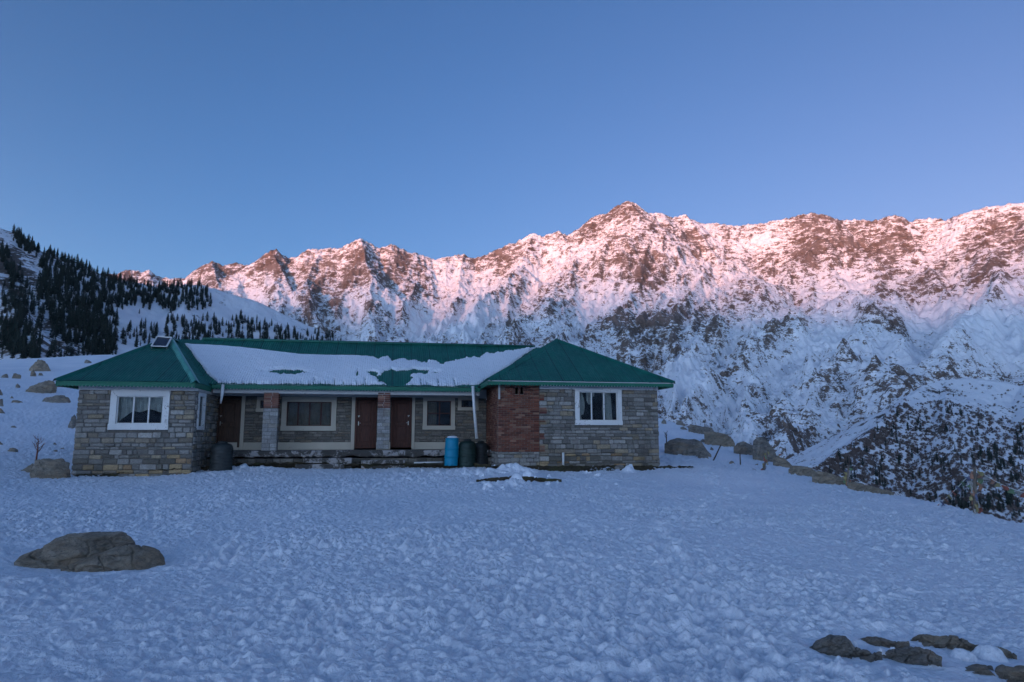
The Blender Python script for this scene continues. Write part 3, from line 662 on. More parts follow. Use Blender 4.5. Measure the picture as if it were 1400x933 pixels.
# white wall plate beams
def beam(x0, x1, y, z0, z1, mat, name='lintel_band', depth=.12, out=.035):
    mb = MB(); mb.box(x0, x1, y-out, y+depth, z0, z1, .008); return mb.build(name, mat, lodge)
beam(LWx0-.02, LWx1+.05, YF, LWzt+.002, LWzt+.19, M['white'])
mb = MB(); mb.box(LWx1-.1, LWx1+.048, YF+.122, YB-.01, LWzt+.002, LWzt+.188); mb.build('lintel_band', M['greywhite'], lodge)
BRX = X_(737.4, YF, 580)
beam(BRX+.02, RWx1+.03, YF, RWzt+.002, RWzt+.17, M['white'])
# ---- right wing ------------------------------------------------
wR = window(786, 849.8, 530, 581.5, YF, .17, (809, 826), M['white'], 'white framed window of the right wing with parted lace curtains', curtains='tied')
pz = Z_(618, YF, 700)
masonry('stone_wall', BRX, RWx1, ZB, RWzt, YF, [wR], tint=wear)
vents = [(X_(684.5, YF), X_(690.5, YF), Z_(535, YF, 690), Z_(529.5, YF, 690)), (X_(704.5, YF), X_(709, YF), Z_(539, YF, 705), Z_(530, YF, 705)), (X_(711.5, YF), X_(715.5, YF), Z_(539, YF, 705), Z_(530, YF, 705))]
masonry('brick_wall', RWx0, BRX, pz, RWzt+.17, YF-.012, vents, mat=M['brick'], mort=M['brickmortar'], cols=BRICKS, hrow=(.075, .075), wrow=(.225, .235), proud=(0, .006), gap=.008, thick=.28)
masonry('stone_plinth', RWx0+.0, BRX, ZB, pz-.003, YF-.02, mat=M['stone'], cols=[(.30, .29, .27), (.34, .33, .31), (.26, .25, .24), (.36, .30, .22)], hrow=(.13, .2), wrow=(.2, .5))
# brick teeth that key the brick into the stone
k = 0; z = pz
while z < RWzt-.08:
    if k % 2 == 0:
        w = random.uniform(.14, .30)
        mb = MB()
        for q in range(3):
            mb.col = tuple(v*random.uniform(.8, 1.15) for v in random.choice(BRICKS)); mb.box(BRX+.004, BRX+w+random.uniform(-.03, .03), YF-.04, YF+.0, z+q*.078+.001, z+q*.078+.077, .006)
        mb.build('brick_quoin', M['brick'], lodge)
    k += 1; z += .235+random.uniform(0, .03)
ys1 = YB
masonry('brick_wall', YF+.01, ys1, pz, RWzt+.17, RWx0-.004, axis='y', side=-1, mat=M['brick'], mort=M['brickmortar'], cols=BRICKS, hrow=(.075, .075), wrow=(.225, .235), proud=(0, .006), gap=.008)
masonry('stone_plinth', YF+.01, ys1, ZB, pz-.003, RWx0, axis='y', side=-1, cols=[(.30, .29, .27), (.26, .25, .24)])
# ---- veranda wall ---------------------------------------------
VX0, VX1 = LWx1+.001, RWx0-.001
zF = Z_(615, YB, 480); zCeil = Z_(536, YB, 480); zBand = Z_(543.2, YB, 480); zSk = Z_(604.8, YB, 480)
dA = door(296, 329, 543.5, 612, YB, M['door2'], -1); dB = door(485.3, 515, 543.5, 612, YB, M['door'], -1); dC = door(534.5, 563, 543.5, 611, YB, M['door'], 1)
w1 = window(385, 459.8, 543, 589.3, YB, .20, (407.5, 423.2, 438.8), M['door'], 'brown four casement veranda window in a cream surround', curtains='brown', trim=M['cream'], open_in=.2)
w2 = window(578.3, 622, 543, 587.8, YB, .17, (601,), M['door'], 'brown two casement veranda window in a cream surround', curtains='partial', rails=(.5,), trim=M['cream'], open_in=.2)
w3 = window(626.3, 654, 543, 561.6, YB, .14, (), M['door2'], 'small high veranda window beside the brick wing', trim=M['cream'], open_in=.2)
w4 = window(351, 382, 543, 563.5, YB, .14, (), M['door2'], 'small high veranda window partly behind the left pillar', trim=M['cream'], open_in=.2)
strips = [(282.5, 296), (329, 334.3), (480.3, 485.3), (563, 567.2)]
sx = [(X_(a, YB, 575), X_(b, YB, 575)) for a, b in strips]
full = lambda d: (d[0], d[1], zF-.2, zBand+.01)
_cut = sorted([(d[0], d[1]) for d in (dA, dB, dC)]+sx); _x = VX0
for a, b in _cut+[(VX1, VX1)]:
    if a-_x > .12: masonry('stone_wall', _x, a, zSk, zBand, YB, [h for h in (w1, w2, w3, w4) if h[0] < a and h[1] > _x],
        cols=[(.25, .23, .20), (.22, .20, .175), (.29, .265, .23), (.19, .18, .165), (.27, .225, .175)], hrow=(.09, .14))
    _x = max(_x, b)
mb = MB(); mb.box(VX0, VX1, YB-.02, YB+.25, zBand, zCeil+.25, .01); mb.build('lintel_band', M['greywhite'], lodge)
for a, b in sx: mb = MB(); mb.box(a+.003, b-.003, YB-.018, YB+.25, zF, zBand-.003, .006); mb.build('plaster_strip', M['cream'], lodge)
ds = sorted([(VX0, VX0)]+[(d[0], d[1]) for d in (dA, dB, dC)]+sx+[(VX1, VX1)])
for (a, b), (c, d) in zip(ds[:-1], ds[1:]):
    if c-b > .12: mb = MB(); mb.box(b+.003, c-.003, YB-.015, YB+.25, zF, zSk-.003, .006); mb.build('plaster_skirting', M['cream'], lodge)
# dark rooms behind the windows
def room(x0, x1, y0, y1, z0, z1):
    mb = MB(); t = .05
    for c in [(x0, x1, y1, y1+t, z0, z1), (x0, x1, y0, y1, z0-t, z0), (x0, x1, y0, y1, z1, z1+t), (x0-t, x0, y0, y1, z0, z1), (x1, x1+t, y0, y1, z0, z1)]: mb.box(*c)
    mb.build('room_lining', M['dark'], lodge)
room(LWx0+.4, LWx1-.4, YF+.34, YF+3.2, zF, LWzt+.1); room(BRX+.3, RWx1-.4, YF+.34, YF+3.2, zF, RWzt+.1); room(VX0+.2, VX1-.2, YB+.34, YK-.4, zF, zCeil+.1)
# veranda deck, plinth with flaking concrete nosing, steps
YP = YM+.15
mb = MB(); mb.box(VX0, VX1, YP-.02, YB-.03, zF-.09, zF-.005, .004); mb.build('veranda_floor', M['floor'], lodge)
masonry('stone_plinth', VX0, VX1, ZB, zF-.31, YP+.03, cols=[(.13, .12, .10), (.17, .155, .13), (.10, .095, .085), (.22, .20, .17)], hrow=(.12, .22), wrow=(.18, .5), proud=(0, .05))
n = 260; V = np.zeros((n, 7, 3)); xx = np.linspace(VX0+.01, VX1-.01, n)
edge = Z_(624.5, YP, 480)+.05*fbm(xx*1.7, xx*0+3, 3)*2+.04*perlin(xx*6, xx*0)
for i in range(n):
    w = .014*perlin(xx[i]*3, .5); e = edge[i]; y = YP-.05+w
    V[i] = [(xx[i], YP+.06, e-.01), (xx[i], y+.01, e), (xx[i], y-.005, e+.03), (xx[i], y+.012*perlin(xx[i]*8, 1.2), (e+zF)/2), (xx[i], y, zF-.015), (xx[i], y+.03, zF), (xx[i], YP+.1, zF)]
grid_mesh('concrete_edge', V, M['concrete'], parent=lodge)
def step(a, b, py0, py1, y0, y1):
    x0, x1 = X_(a, y0, 630), X_(b, y0, 630); zt = Z_(py0, y0, (a+b)/2); mb = MB(); mb.box(x0, x1, y0, y1, ZB, zt, .02)
    mb.build('step', M['concrete'], lodge)
step(415, 481, 626.5, 645, YP-.42, YP-.06); step(494, 554, 629.5, 645, YP-.40, YP-.06); step(404, 470, 635, 645, YP-.75, YP-.425)
# pillars: dressed stone below, brick above
def pillar(a0, a1, b0, b1, pyb):
    Y = YP+.02; x0, x1 = X_(a0, Y, 560), X_(a1, Y, 560); zb = Z_(pyb, Y, a0); zt = Z_(536.5, Y, a0); zs = Z_(558, Y, a0)
    if pyb > 616: zb = zF-.02
    o = None
    mbs = []
    for kind, z0, z1, cols, hr, mat in (('stone', zb, zs, [(.36, .355, .35), (.30, .295, .29), (.42, .41, .40), (.33, .31, .28)], (.12, .17), M['stone']), ('brick', zs, zt, BRICKS, (.078, .078), M['brick'])):
        mb = MB(); mb.m = 0; mb.box(x0+.02, x1-.02, Y+.02, Y+.38, z0, z1); mb.m = 1; z = z0
        while z < z1-.03:
            h = min(random.uniform(*hr), z1-z); g = .006; nx = 2; sp = x0+(x1-x0)*random.uniform(.35, .65)
            for s0, s1 in ((x0, sp), (sp, x1)):
                for q0, q1 in ((Y, Y+.2), (Y+.2, Y+.4)):
                    k = random.uniform(.8, 1.15); mb.col = tuple(v*k for v in random.choice(cols))
                    mb.box(s0+g, s1-g, q0+g, q1-g, z+g, z+h-g, .008)
            z += h
        if o is None: o = mb.build('pillar', [M['mortar'], mat], lodge)
        else: mb.build('brick_top', [m_paint('lime_wash', (.45, .40, .36), (.28, .2, .16), .5), mat], o)
pillar(359.6, 380.3, 0, 0, 622); pillar(516, 533.7, 0, 0, 614)
# ---- roofs -----------------------------------------------------
def corrugated(name, poly, n_up, mat=None, pitch=.092, amp=.012, parent=None, lap=(), joints=0):
    """poly: 3D corners of a planar convex face; n_up: horizontal direction that runs up the slope. Real corrugations run up the slope."""
    pts = [Vector(p) for p in poly]; nrm = Vector((0, 0, 0))
    for i in range(1, len(pts)-1): nrm += (pts[i]-pts[0]).cross(pts[i+1]-pts[0])
    nrm.normalize()
    if nrm.z < 0: nrm = -nrm
    up = Vector(n_up); up = (up-nrm*up.dot(nrm)).normalized(); al = up.cross(nrm).normalized(); o = pts[0]
    uv = [((p-o).dot(al), (p-o).dot(up)) for p in pts]
    u0, u1 = min(u for u, v in uv), max(u for u, v in uv); n = int((u1-u0)/pitch*6)+2; vs = []; fs = []
    cols = []
    for i in range(n+1):
        u = u0+(u1-u0)*min(max(i/n, 1e-5), 1-1e-5); hit = []
        for (a, b), (c, d) in zip(uv, uv[1:]+uv[:1]):
            if (a-u)*(c-u) <= 0 and abs(a-c) > 1e-9: hit.append(b+(d-b)*(u-a)/(c-a))
        lo, hi = min(hit), max(hit); cols.append((u, lo, hi))
    NS = 8
    for u, lo, hi in cols:
        h = amp*math.cos(u/pitch*2*math.pi)
        if joints and (u-u0) % joints < pitch*.9: h += .016
        for j in range(NS+1):
            v = lo+(hi-lo)*j/NS; p = o+al*u+up*v+nrm*(h+.018*perlin(u*.8, v*.8+3)); vs.append(tuple(p))
    m = NS+1
    fs = [(i*m+j, (i+1)*m+j, (i+1)*m+j+1, i*m+j+1) for i in range(len(cols)-1) for j in range(NS)]
    me = bpy.data.meshes.new(name); me.from_pydata(vs, [], fs); me.polygons.foreach_set('use_smooth', [True]*len(fs))
    return link(name, me, mat or M['roof'], parent or lodge), (o, al, up, nrm)
ze = Z_(521.5, YE, 170); zeR = Z_(521.5, YE, 790)
L0, L1 = X_(76, YE, 522), X_(267.5, YE, 522); R0, R1 = X_(667, YE, 521), X_(921, YE, 522)
YR = 36.2
Lap = P(232.5, 462.5, 30.4); Rap = P(761, 465.5, 29.6)
Lb = Vector((Lap.x, 32.6, Lap.z)); Rb = Vector((Rap.x, 32.6, Rap.z))
def wing(name, x0, x1, z, ap, bk, cap_mat, joints=0):
    A, B, Cc, D = Vector((x0, YE, z)), Vector((x1, YE, z)), Vector((x1, YR, z)), Vector((x0, YR, z))
    r, fr = corrugated(name, [A, B, ap], (0, 1, 0), joints=joints)
    corrugated('roof_sheet', [B, Cc, bk, ap], (-1, 0, 0), parent=r); corrugated('roof_sheet', [D, A, ap, bk], (1, 0, 0), parent=r); corrugated('roof_sheet', [Cc, D, bk], (0, -1, 0), parent=r)
    for p, q in ((A, ap), (B, ap), (Cc, bk), (D, bk), (ap, bk)):
        mb = MB(); d = (q-p).normalized(); up = Vector((0, 0, 1)); s = d.cross(up).normalized(); n2 = s.cross(d); vs = []
        off = .012
        for e in (p-d*.02, q+d*.02):
            for a, h in ((-.16, -.075), (-.10, -.035), (-.035, .03), (0, .045), (.035, .03), (.10, -.035), (.16, -.075)): vs.append(e+s*a+n2*(h+off+.02))
        mb.add(vs, [(i, i+1, i+8, i+7) for i in range(6)]); mb.build('ridge_cap', cap_mat if (p is B and x0 == L0) else M['roof'], r, True)
    return r, A, B
rl, LA, LB = wing('roof', L0, L1, ze, Lap, Lb, M['cap'])
rr_, RA, RB = wing('roof', R0, R1, zeR, Rap, Rb, M['roof'], joints=.80)
rl['label'] = 'hipped green roof of the left wing'; rr_['label'] = 'hipped green roof of the right wing'
zm = Z_(527.5, YM, 470); M0 = P(251, 467.5, 31.5); zrg = (M0.z+P(729, 472, 31.5).z)/2
m0, m1, m2, m3 = Vector((LWx1-.6, YM, zm)), Vector((RWx0+.6, YM, zm)), Vector((Rap.x+.2, 31.5, zrg-.03)), Vector((Lap.x-.1, 31.5, M0.z))
slope_m = (zrg-zm)/(31.5-YM)
xa, xb = Lap.x, Rap.x
mainp = [Vector((xa, YM, zm)), Vector((xb, YM, zm)), Vector((xb, 31.5, zrg)), Vector((xa, 31.5, zrg))]
# clip the main slope where the wings' side slopes rise above it (the valleys)
def wing_z(x, y, x0, x1, z, ap):
    zs = []
    if y < ap.y: zs.append(z+(ap.z-z)*(y-YE)/(ap.y-YE))
    zs.append(z+(ap.z-z)*(x1-x)/(x1-ap.x)); zs.append(z+(ap.z-z)*(x-x0)/(ap.x-x0)); return min(zs)
def main_z(y): return zm+slope_m*(y-YM)
def valley(x0, x1, z, ap, side):
    out = []
    for y in (YM, 31.5):
        # where the side slope of the wing equals the main slope
        t = (main_z(y)-z)/(ap.z-z); out.append(x1+(ap.x-x1)*t if side > 0 else x0+(ap.x-x0)*t)
    return out
vl = valley(L0, L1, ze, Lap, 1); vr = valley(R0, R1, zeR, Rap, -1)
mainp = [Vector((vl[0]-.05, YM, zm)), Vector((vr[0]+.05, YM, zm)), Vector((vr[1]+.05, 31.5, zrg)), Vector((vl[1]-.05, 31.5, zrg))]
rm, (mo, mal, mup, mnr) = corrugated('roof', mainp, (0, 1, 0), joints=.82); rm['label'] = 'long green corrugated roof over the veranda'
corrugated('roof_sheet', [Vector((xa+.5, 31.5, zrg)), Vector((xb-.5, 31.5, zrg)), Vector((xb-.5, YR-.4, zm)), Vector((xa+.5, YR-.4, zm))], (0, -1, 0), parent=rm)
mb = MB(); mb.tube([(xa+1, 31.5, zrg+.03), (xb-.6, 31.5, zrg+.03)], .07, 10); mb.build('ridge_cap', M['roof'], rm, True)
# scalloped fascias
def fascia(p, q, drop=.20, pitch=.115, top=.015, mat=None):
    p, q = Vector(p), Vector(q); d = q-p; Ln = d.length; d.normalize(); n = max(2, int(Ln/pitch)); s = Vector((d.y, -d.x, 0)); mb = MB(); vs = []
    for i in range(n*4+1):
        t = i/(n*4)*Ln; k = abs(math.sin(i/4*math.pi)); z = -drop+.055*(1-k)
        b = p+d*t
        for off in (.0, .018): vs += [b+s*off+Vector((0, 0, -top)), b+s*off+Vector((0, 0, z))]
    for i in range(n*4):
        a = i*4; c = a+4
        mb_f = [(a, a+1, c+1, c), (a+2, c+2, c+3, a+3), (a+1, a+3, c+3, c+1), (a, c, c+2, a+2)]
        if i == 0: vs_ = 0
        mb.f += mb_f; mb.c += [(1, 1, 1)]*4; mb.mi += [0]*4
    mb.v = [tuple(v) for v in vs]
    return mb.build('fascia', mat or M['fascia'], lodge)
fascia((L0, YE+.03, ze), (L1, YE+.03, ze)); fascia((L1-.03, YE, ze), (L1-.03, YM+.05, ze)); fascia((L0+.03, YR, ze), (L0+.03, YE, ze))
fascia((R0, YE+.03, zeR), (R1, YE+.03, zeR)); fascia((R0+.03, YM+.05, zeR), (R0+.03, YE, zeR)); fascia((R1-.03, YE, zeR), (R1-.03, YR, zeR))
fascia((L1, YM+.03, zm), (R0, YM+.03, zm))
# thin gutter-like drip boards above the fascias
for a, b, y, z in ((L0, L1, YE, ze), (R0, R1, YE, zeR)):
    mb = MB(); mb.box(a, b, y+.0, y+.028, z-.045, z-.012); mb.build('drip_board', M['greywhite'] if a > 0 else M['fascia'], lodge)
# soffits
mb = MB(); mb.box(L0+.05, L1-.05, YE+.055, YR-.1, ze-.10, ze-.08); mb.build('soffit', M['soffit'], lodge)
mb = MB(); mb.box(R0+.05, R1-.05, YE+.055, YR-.1, zeR-.10, zeR-.08); mb.build('soffit', M['soffit'], lodge)
mb = MB(); mb.box(L1, R0, YM+.06, YB+.2, zm-.14, zm-.12); mb.build('soffit', M['soffit'], lodge)
mb = MB(); mb.box(L1, R0, YP+.03, YP+.33, zm-.33, zm-.141, .01); mb.build('veranda_beam', M['greywhite'], lodge)
for a, b, zt, z in ((LWx0, LWx1, LWzt+.19, ze), (BRX, RWx1, RWzt+.17, zeR)):
    if z-.10 > zt: mb = MB(); mb.box(a, b, YF+.01, YF+.2, zt-.01, z-.1); mb.build('wall_plate', M['soffit'], lodge)
# pipes
def pipe(pts, r, label, rr=None):
    mb = MB(); mb.tube(pts, r, 12); o = mb.build('drainpipe', M['pvc'], lodge, True); o['label'] = label
pipe([P(646.5, 528, YM-.06), P(648.5, 560, YM-.05), P(651.8, 600, YM-.03)], .062, 'long slanting white drainpipe at the veranda eave')
pipe([P(305, 526, YM-.06), P(303.6, 540, YM-.06), P(301.6, 552, YM-.06)], [.06, .055, .03], 'short broken white drainpipe at the left end of the veranda eave')
pipe([P(770, 619, YF-.09), P(770, 640, YF-.09)], .045, 'short white pipe at the foot of the right wing')
mb = MB(); a = P(566, 633, YP-.2); b = P(606, 632, YP-.2); mb.tube([a, b], .03, 10); o = mb.build('drainpipe', M['pvc'], lodge, True); o['label'] = 'white pipe lying along the foot of the veranda'
mb = MB(); mb.bar(P(682.6, 525, YF-.08), P(682.6, 546, YF-.08), .07, .025); o = mb.build('hanging_board', M['greywhite'], lodge)

# ---- snow on the roof -------------------------------------------
def roof_pt(px, py):                                      # pixel -> (u, v) on the main slope
    d = Vector(ray(px, py)); t = mo.dot(mnr)/d.dot(mnr); p = d*t; return (p-mo).dot(mal), (p-mo).dot(mup)
top_e = [(252, 470), (262, 472), (300, 473.5), (340, 477), (380, 482), (411, 485.5), (450, 486.8), (483, 487), (510, 488.5), (517, 493), (523, 489.5), (531, 489), (536, 495), (545, 492), (560, 494), (578, 497), (590, 494), (606, 499), (612, 496), (630, 492), (645, 489.5), (655, 490), (660, 486), (700, 481), (729, 476), (740, 474)]
low_e = [(252, 470), (262, 482), (272, 497), (284, 511), (298, 525), (310, 526), (350, 525.5), (400, 527), (430, 525.5), (470, 527), (510, 526.5), (560, 527), (590, 527.5), (606, 531.5), (612, 529), (640, 527), (655, 526)]
right_e = [(655, 526), (667, 519), (700, 498), (729, 477.5), (740, 474)]
TU = np.array([roof_pt(*p) for p in top_e]); LU = np.array([roof_pt(*p) for p in low_e+right_e[1:]])
def roof_snow():
    W = (mainp[1]-mainp[0]).length
    nu, nv = 1100, 260
    u = np.linspace(-3.2, W+3.4, nu); vmax = (mainp[2]-mainp[1]).dot(mup); v = np.linspace(0.02, vmax-.02, nv); U, Vv = np.meshgrid(u, v, indexing='ij')
    if True:
        ut, uw = TU[:, 0], LU[:, 0]; s = np.argsort(uw, kind='stable')
    jag = .10*fbm(U*3, Vv*3, 4)
    top = np.interp(U, ut, TU[:, 1]); low = np.interp(U, uw[s], LU[s, 1])
    # ragged drips at the lower edge following the corrugations
    ci = np.floor(U/.092+.5); rc = _perm[(ci.astype(int)+40) & 1023]/1023.0; low = np.maximum(low, .04)+(.03+.14*rc**2)*np.abs(np.sin(U/.092*math.pi))**3+.06*perlin(U*2.2, U*0+1)+.03*perlin(U*9, U*0+4)
    crk = np.minimum.reduce([np.abs(U-(roof_pt(c, 515)[0]+.03*perlin(Vv*3, Vv*0+c)))+.05*np.clip((.25+.9*(_perm[int(c)]/1023))-Vv, 0, None)*0+np.where((Vv < .15+.7*(_perm[int(c)]/1023)), 0, .2) for c in (431, 447, 459, 471, 489, 500, 575, 583, 598, 620)])
    m = np.minimum(np.minimum(top+jag*2.6*sstep(5, 7, U)+jag*.4-Vv, Vv-low), .4)
    holes = [(366, 418, 509, 3.0, .5), (487, 490, 512, 4, 1), (503, 517, 511, 3.2, 1), (515, 563, 517, 9.5, 1), (545, 592, 509, 3.0, .8), (533, 537, 510, 5, .8)]
    HM = np.full(U.shape, 9.0)
    for a, b, c, hh, k in holes:
        (ua, va), (ub, vb) = roof_pt(a, c), roof_pt(b, c); vt = roof_pt((a+b)/2, c-hh)[1]-va
        ex = (U-(ua+ub)/2)/((ub-ua)/2); ey = (Vv-(va+vb)/2-.10*perlin(U*3.1, U*0+5))/max(vt, .03)
        HM = np.minimum(HM, (np.sqrt(ex**2+ey**2)-1)*max(vt, .03)*.8)
    m = np.minimum(m, HM+jag*1.6); m = np.minimum(m, (crk-.012)*1.5+.02*perlin(U*8, Vv*8))
    uL, _ = roof_pt(299, 526)
    h = np.where(m > 0, .085*np.sqrt(np.clip(m/.10, 0, 1)), -.05)+.010*fbm(U*2, Vv*2, 4)*(m > 0)+.004*np.cos(U/.092*2*math.pi)*(m > 0)
    h = np.where(m < -.03, -.12, h)
    pos = np.array(mo)[None, None]+U[..., None]*np.array(mal)+Vv[..., None]*np.array(mup)+(h+.012)[..., None]*np.array(mnr)
    # keep only cells that carry snow
    keep = (h > -.06); K = keep[:-1, :-1] | keep[1:, :-1] | keep[1:, 1:] | keep[:-1, 1:]
    idx = np.arange(nu*nv).reshape(nu, nv); q = np.stack([idx[:-1, :-1], idx[1:, :-1], idx[1:, 1:], idx[:-1, 1:]], -1)[K]
    used = np.unique(q); remap = np.zeros(nu*nv, int); remap[used] = np.arange(len(used)); q = remap[q]
    me = bpy.data.meshes.new('roof_snow'); me.from_pydata(pos.reshape(-1, 3)[used].tolist(), [], q.tolist()); me.polygons.foreach_set('use_smooth', [True]*len(q))
    o = link('roof_snow', me, M['roofsnow']); tag(o, 'broad slab of settled snow lying on the long green roof', 'snow')
roof_snow()
# ---- solar panel at the top of the left wing --------------------
def solar():
    t = empty('solar_panel', tuple((P(220, 470, 29.6))), 'small dark solar panel in a pale frame near the peak of the left roof', 'solar panel')
    n = (Lap-LA).cross(LB-LA).normalized(); n = n if n.z > 0 else -n
    def on(px, py, h): d = Vector(ray(px, py)); k = (LA.dot(n)+h)/d.dot(n); return d*k
    c = [on(207, 473.5, .10), on(228, 474.2, .10), on(234.5, 461.8, .16), on(215, 460.5, .16)]
    mb = MB(); off = -n*.03; mb.add([p for p in c]+[p+off for p in c], [(0, 1, 2, 3), (7, 6, 5, 4), (0, 4, 5, 1), (1, 5, 6, 2), (2, 6, 7, 3), (3, 7, 4, 0)]); mb.build('cell_sheet', M['cell'], t)
    mb = MB()
    for i in range(4): mb.bar(c[i]+n*.005, c[(i+1) % 4]+n*.005, .05, .04)
    mb.build('frame', M['pvc'], t)
    for p in c: mb = MB(); mb.bar(p+off, p-n*.14, .03); mb.build('bracket', M['metal'], t)
solar()
# ================================================================== ROCKS
_fh = math.hypot(ray(700, 466)[0], ray(700, 466)[1])
def COSW(g): d = ray(700, 466); return (g.x*d[0]+g.y*d[1])/(math.hypot(g.x, g.y)*_fh)
def rock(px0, px1, pyt, pyb, label, name='boulder', depth=.7, seed=0, mat=None, f=gz, r1=130., flat=.0, skew=0, group=None, sub=4, rough=.22, cat='boulder', notch=None):
    """a boulder whose foot stands on the ground below the pixel (mid, pyb) and spans px0..px1"""
    g = ground_at((px0+px1)/2, pyb, f, 3.0, r1)
    if g is None: return None
    dist = (cam_fwd.dot(g)); w = (px1-px0)/FPX*dist*COSW(g); h = (pyb-pyt)/FPX*dist
    dep = w*depth; c = Vector(g)+Vector((g.x, g.y, 0)).normalized()*dep*.42
    gs = [float(f(c.x+a*w*.4, c.y+b*dep*.4)) for a in (-1, 0, 1) for b in (-1, 0, 1)]; base = min(gs+[g.z])-.04
    top = Z_at((px0+px1)/2, pyt, c); H = max(h*.7, top-base)
    bm = bmesh.new(); bmesh.ops.create_icosphere(bm, subdivisions=sub, radius=1)
    V = np.array([v.co[:] for v in bm.verts]); r2 = np.random.default_rng(seed+11)
    # cut by random planes for facets
    for k in range(3 if mat is M['snow'] else 15):
        n = r2.normal(size=3); n[2] = abs(n[2])*.8; n /= np.linalg.norm(n); off = r2.uniform(.5, .88); d = V@n-off; V -= np.where(d > 0, d, 0)[:, None]*n*.97
    ss = seed*13.7
    nz = rough*(fbm(V[:, 0]*1.3+ss, V[:, 2]*1.3+V[:, 1]*.9, 3)+.8*fbm(V[:, 1]*1.6-ss, V[:, 2]*1.7+V[:, 0], 3))+.10*fbm(V[:, 0]*5+ss, V[:, 2]*8+V[:, 1]*5, 4)-.10*ridged(V[:, 0]*2.2+ss, V[:, 2]*3+V[:, 1]*2, 3)+.06
    V *= (1+nz)[:, None]
    zz = V[:, 2]; zz = np.where(zz < -.25, -.25, zz); V[:, 2] = (zz+.25)
    V[:, 0] += skew*V[:, 2]
    if flat: V[:, 2] = V[:, 2]*(1-flat*np.clip(V[:, 0], -1, 1))
    if notch is not None: V[:, 2] = V[:, 2]*notch(V[:, 0], V[:, 1])
    V[:, 2] /= V[:, 2].max(); V[:, 0] -= (V[:, 0].max()+V[:, 0].min())/2; V[:, 0] /= V[:, 0].max()
    V[:, 2] -= .12
    az = math.atan2(g.x, g.y); V = V*np.array([w/2, dep/2, H*1.1])
    ca, sa = math.cos(-az), math.sin(-az); X = V[:, 0]*ca-V[:, 1]*sa; Yy = V[:, 0]*sa+V[:, 1]*ca
    for v, a, b, cc in zip(bm.verts, X, Yy, V[:, 2]): v.co = (a, b, cc)
    me = bpy.data.meshes.new(name); bm.to_mesh(me); bm.free(); me.polygons.foreach_set('use_smooth', [True]*len(me.polygons))
    o = link(name, me, mat or M['rock'], loc=(c.x, c.y, base)); tag(o, label, cat, group); return o
cam_fwd = Vector(ray(700, 466.5)).normalized()
def Z_at(px, py, c):
    d = ray(px, py); r = math.hypot(c.x, c.y); return d[2]*r/math.hypot(d[0], d[1])
def crag(prof, pyb, depth, label, seed, name='boulder', mat=None, cat='boulder', n=150, m=46, lean=.25, sink=.10, amp=.5, boxy=.62, dy=0, group=None, foot=None):
    """a rock with the top outline prof [(px, py)...]; its front foot lies on the ground at pixel height pyb"""
    xs = [p[0] for p in prof]; a, b = xs[0], xs[-1]; mid = (a+b)/2; g0 = ground_at(mid, pyb); dist = cam_fwd.dot(g0); w = (b-a)/FPX*dist*COSW(g0); dep = w*depth
    gdir = Vector((g0.x, g0.y, 0)).normalized(); sx = Vector((gdir.y, -gdir.x, 0)); c = g0+gdir*(dep*.5+dy)
    V = np.zeros((n, m, 3)); rr = math.hypot(c.x, c.y)
    for i in range(n):
        u = i/(n-1); px = a+(b-a)*u; py = np.interp(px, xs, [p[1] for p in prof]); pos = c+sx*(w*(u-.5)); q = Q(px, py, math.hypot(pos.x, pos.y)); gzz = float(gz(pos.x, pos.y))
        H = max(.01, q[2]-(gzz-sink)); D = dep*.5*(math.sin(math.pi*min(.985, max(.015, u)))**.45); D *= 1+.25*float(perlin(u*3+seed, seed*.7))
        for j in range(m):
            th = math.pi*j/(m-1); s, cc = math.sin(th), math.cos(th); zz = H*(s**boxy)
            off = gdir*(-D*cc*(abs(cc)**-.25 if abs(cc) > .01 else 1)+lean*zz)
            p = pos+off; V[i, j] = (p.x, p.y, gzz-sink+zz)
    S = max(.12, min(w, 1.2))*.09*amp; k = 1/max(.12, min(w, 1.6)); X, Y2, Z2 = V[..., 0], V[..., 1], V[..., 2]; e = seed*7.3
    U = np.linspace(0, 1, n)[:, None]; edge = np.clip(np.minimum(U, 1-U)*12, 0, 1)
    blk = np.abs(perlin(X*2.6*k+e, Z2*5*k+Y2*1.2*k)); r1 = ridged(X*4*k+e, Z2*6*k+Y2*3*k, 4)
    d = (S*(1.5*fbm(X*2*k+e, Z2*3*k+Y2*2*k, 5)-.9*r1+.35)*edge)
    th = np.linspace(0, math.pi, m)[None]; V += d[..., None]*(np.array(gdir)[None, None]*(-np.cos(th))[..., None]*1.6+np.array([0, 0, 1])[None, None]*(np.sin(th)*.35)[..., None])
    crk = np.exp(-(perlin(X*1.5*k+e+3, Z2*3.2*k+Y2*1.5*k+.8*X*k)/.035)**2)+.7*np.exp(-(perlin(X*3.1*k-e, Z2*2.2*k+Y2*3*k)/.04)**2); V -= (crk*S*.9*edge)[..., None]*(np.array(gdir)[None, None]*(-np.cos(th))[..., None]+np.array([0, 0, 1])[None, None]*np.sin(th)[..., None])
    V += (.10*S*fbm(X*18, Z2*22+Y2*16, 4))[..., None]*np.array([0, -1, .6])
    V[..., 0] += .012*fbm(X*14+e, Z2*14, 2); o = grid_mesh(name, V, mat or M['rock']); tag(o, label, cat, group); return o
crag([(18, 770), (24, 762), (38, 755), (56, 748), (72, 738), (90, 732), (120, 730.5), (150, 729.5), (168, 729), (178, 732), (186, 739), (192, 747)], 777, .42, 'upper slab of the big brown boulder in the left foreground, long with a flat top', 3, n=420, m=120, mat=M['rockw'], dy=.16, amp=.34, boxy=.5)
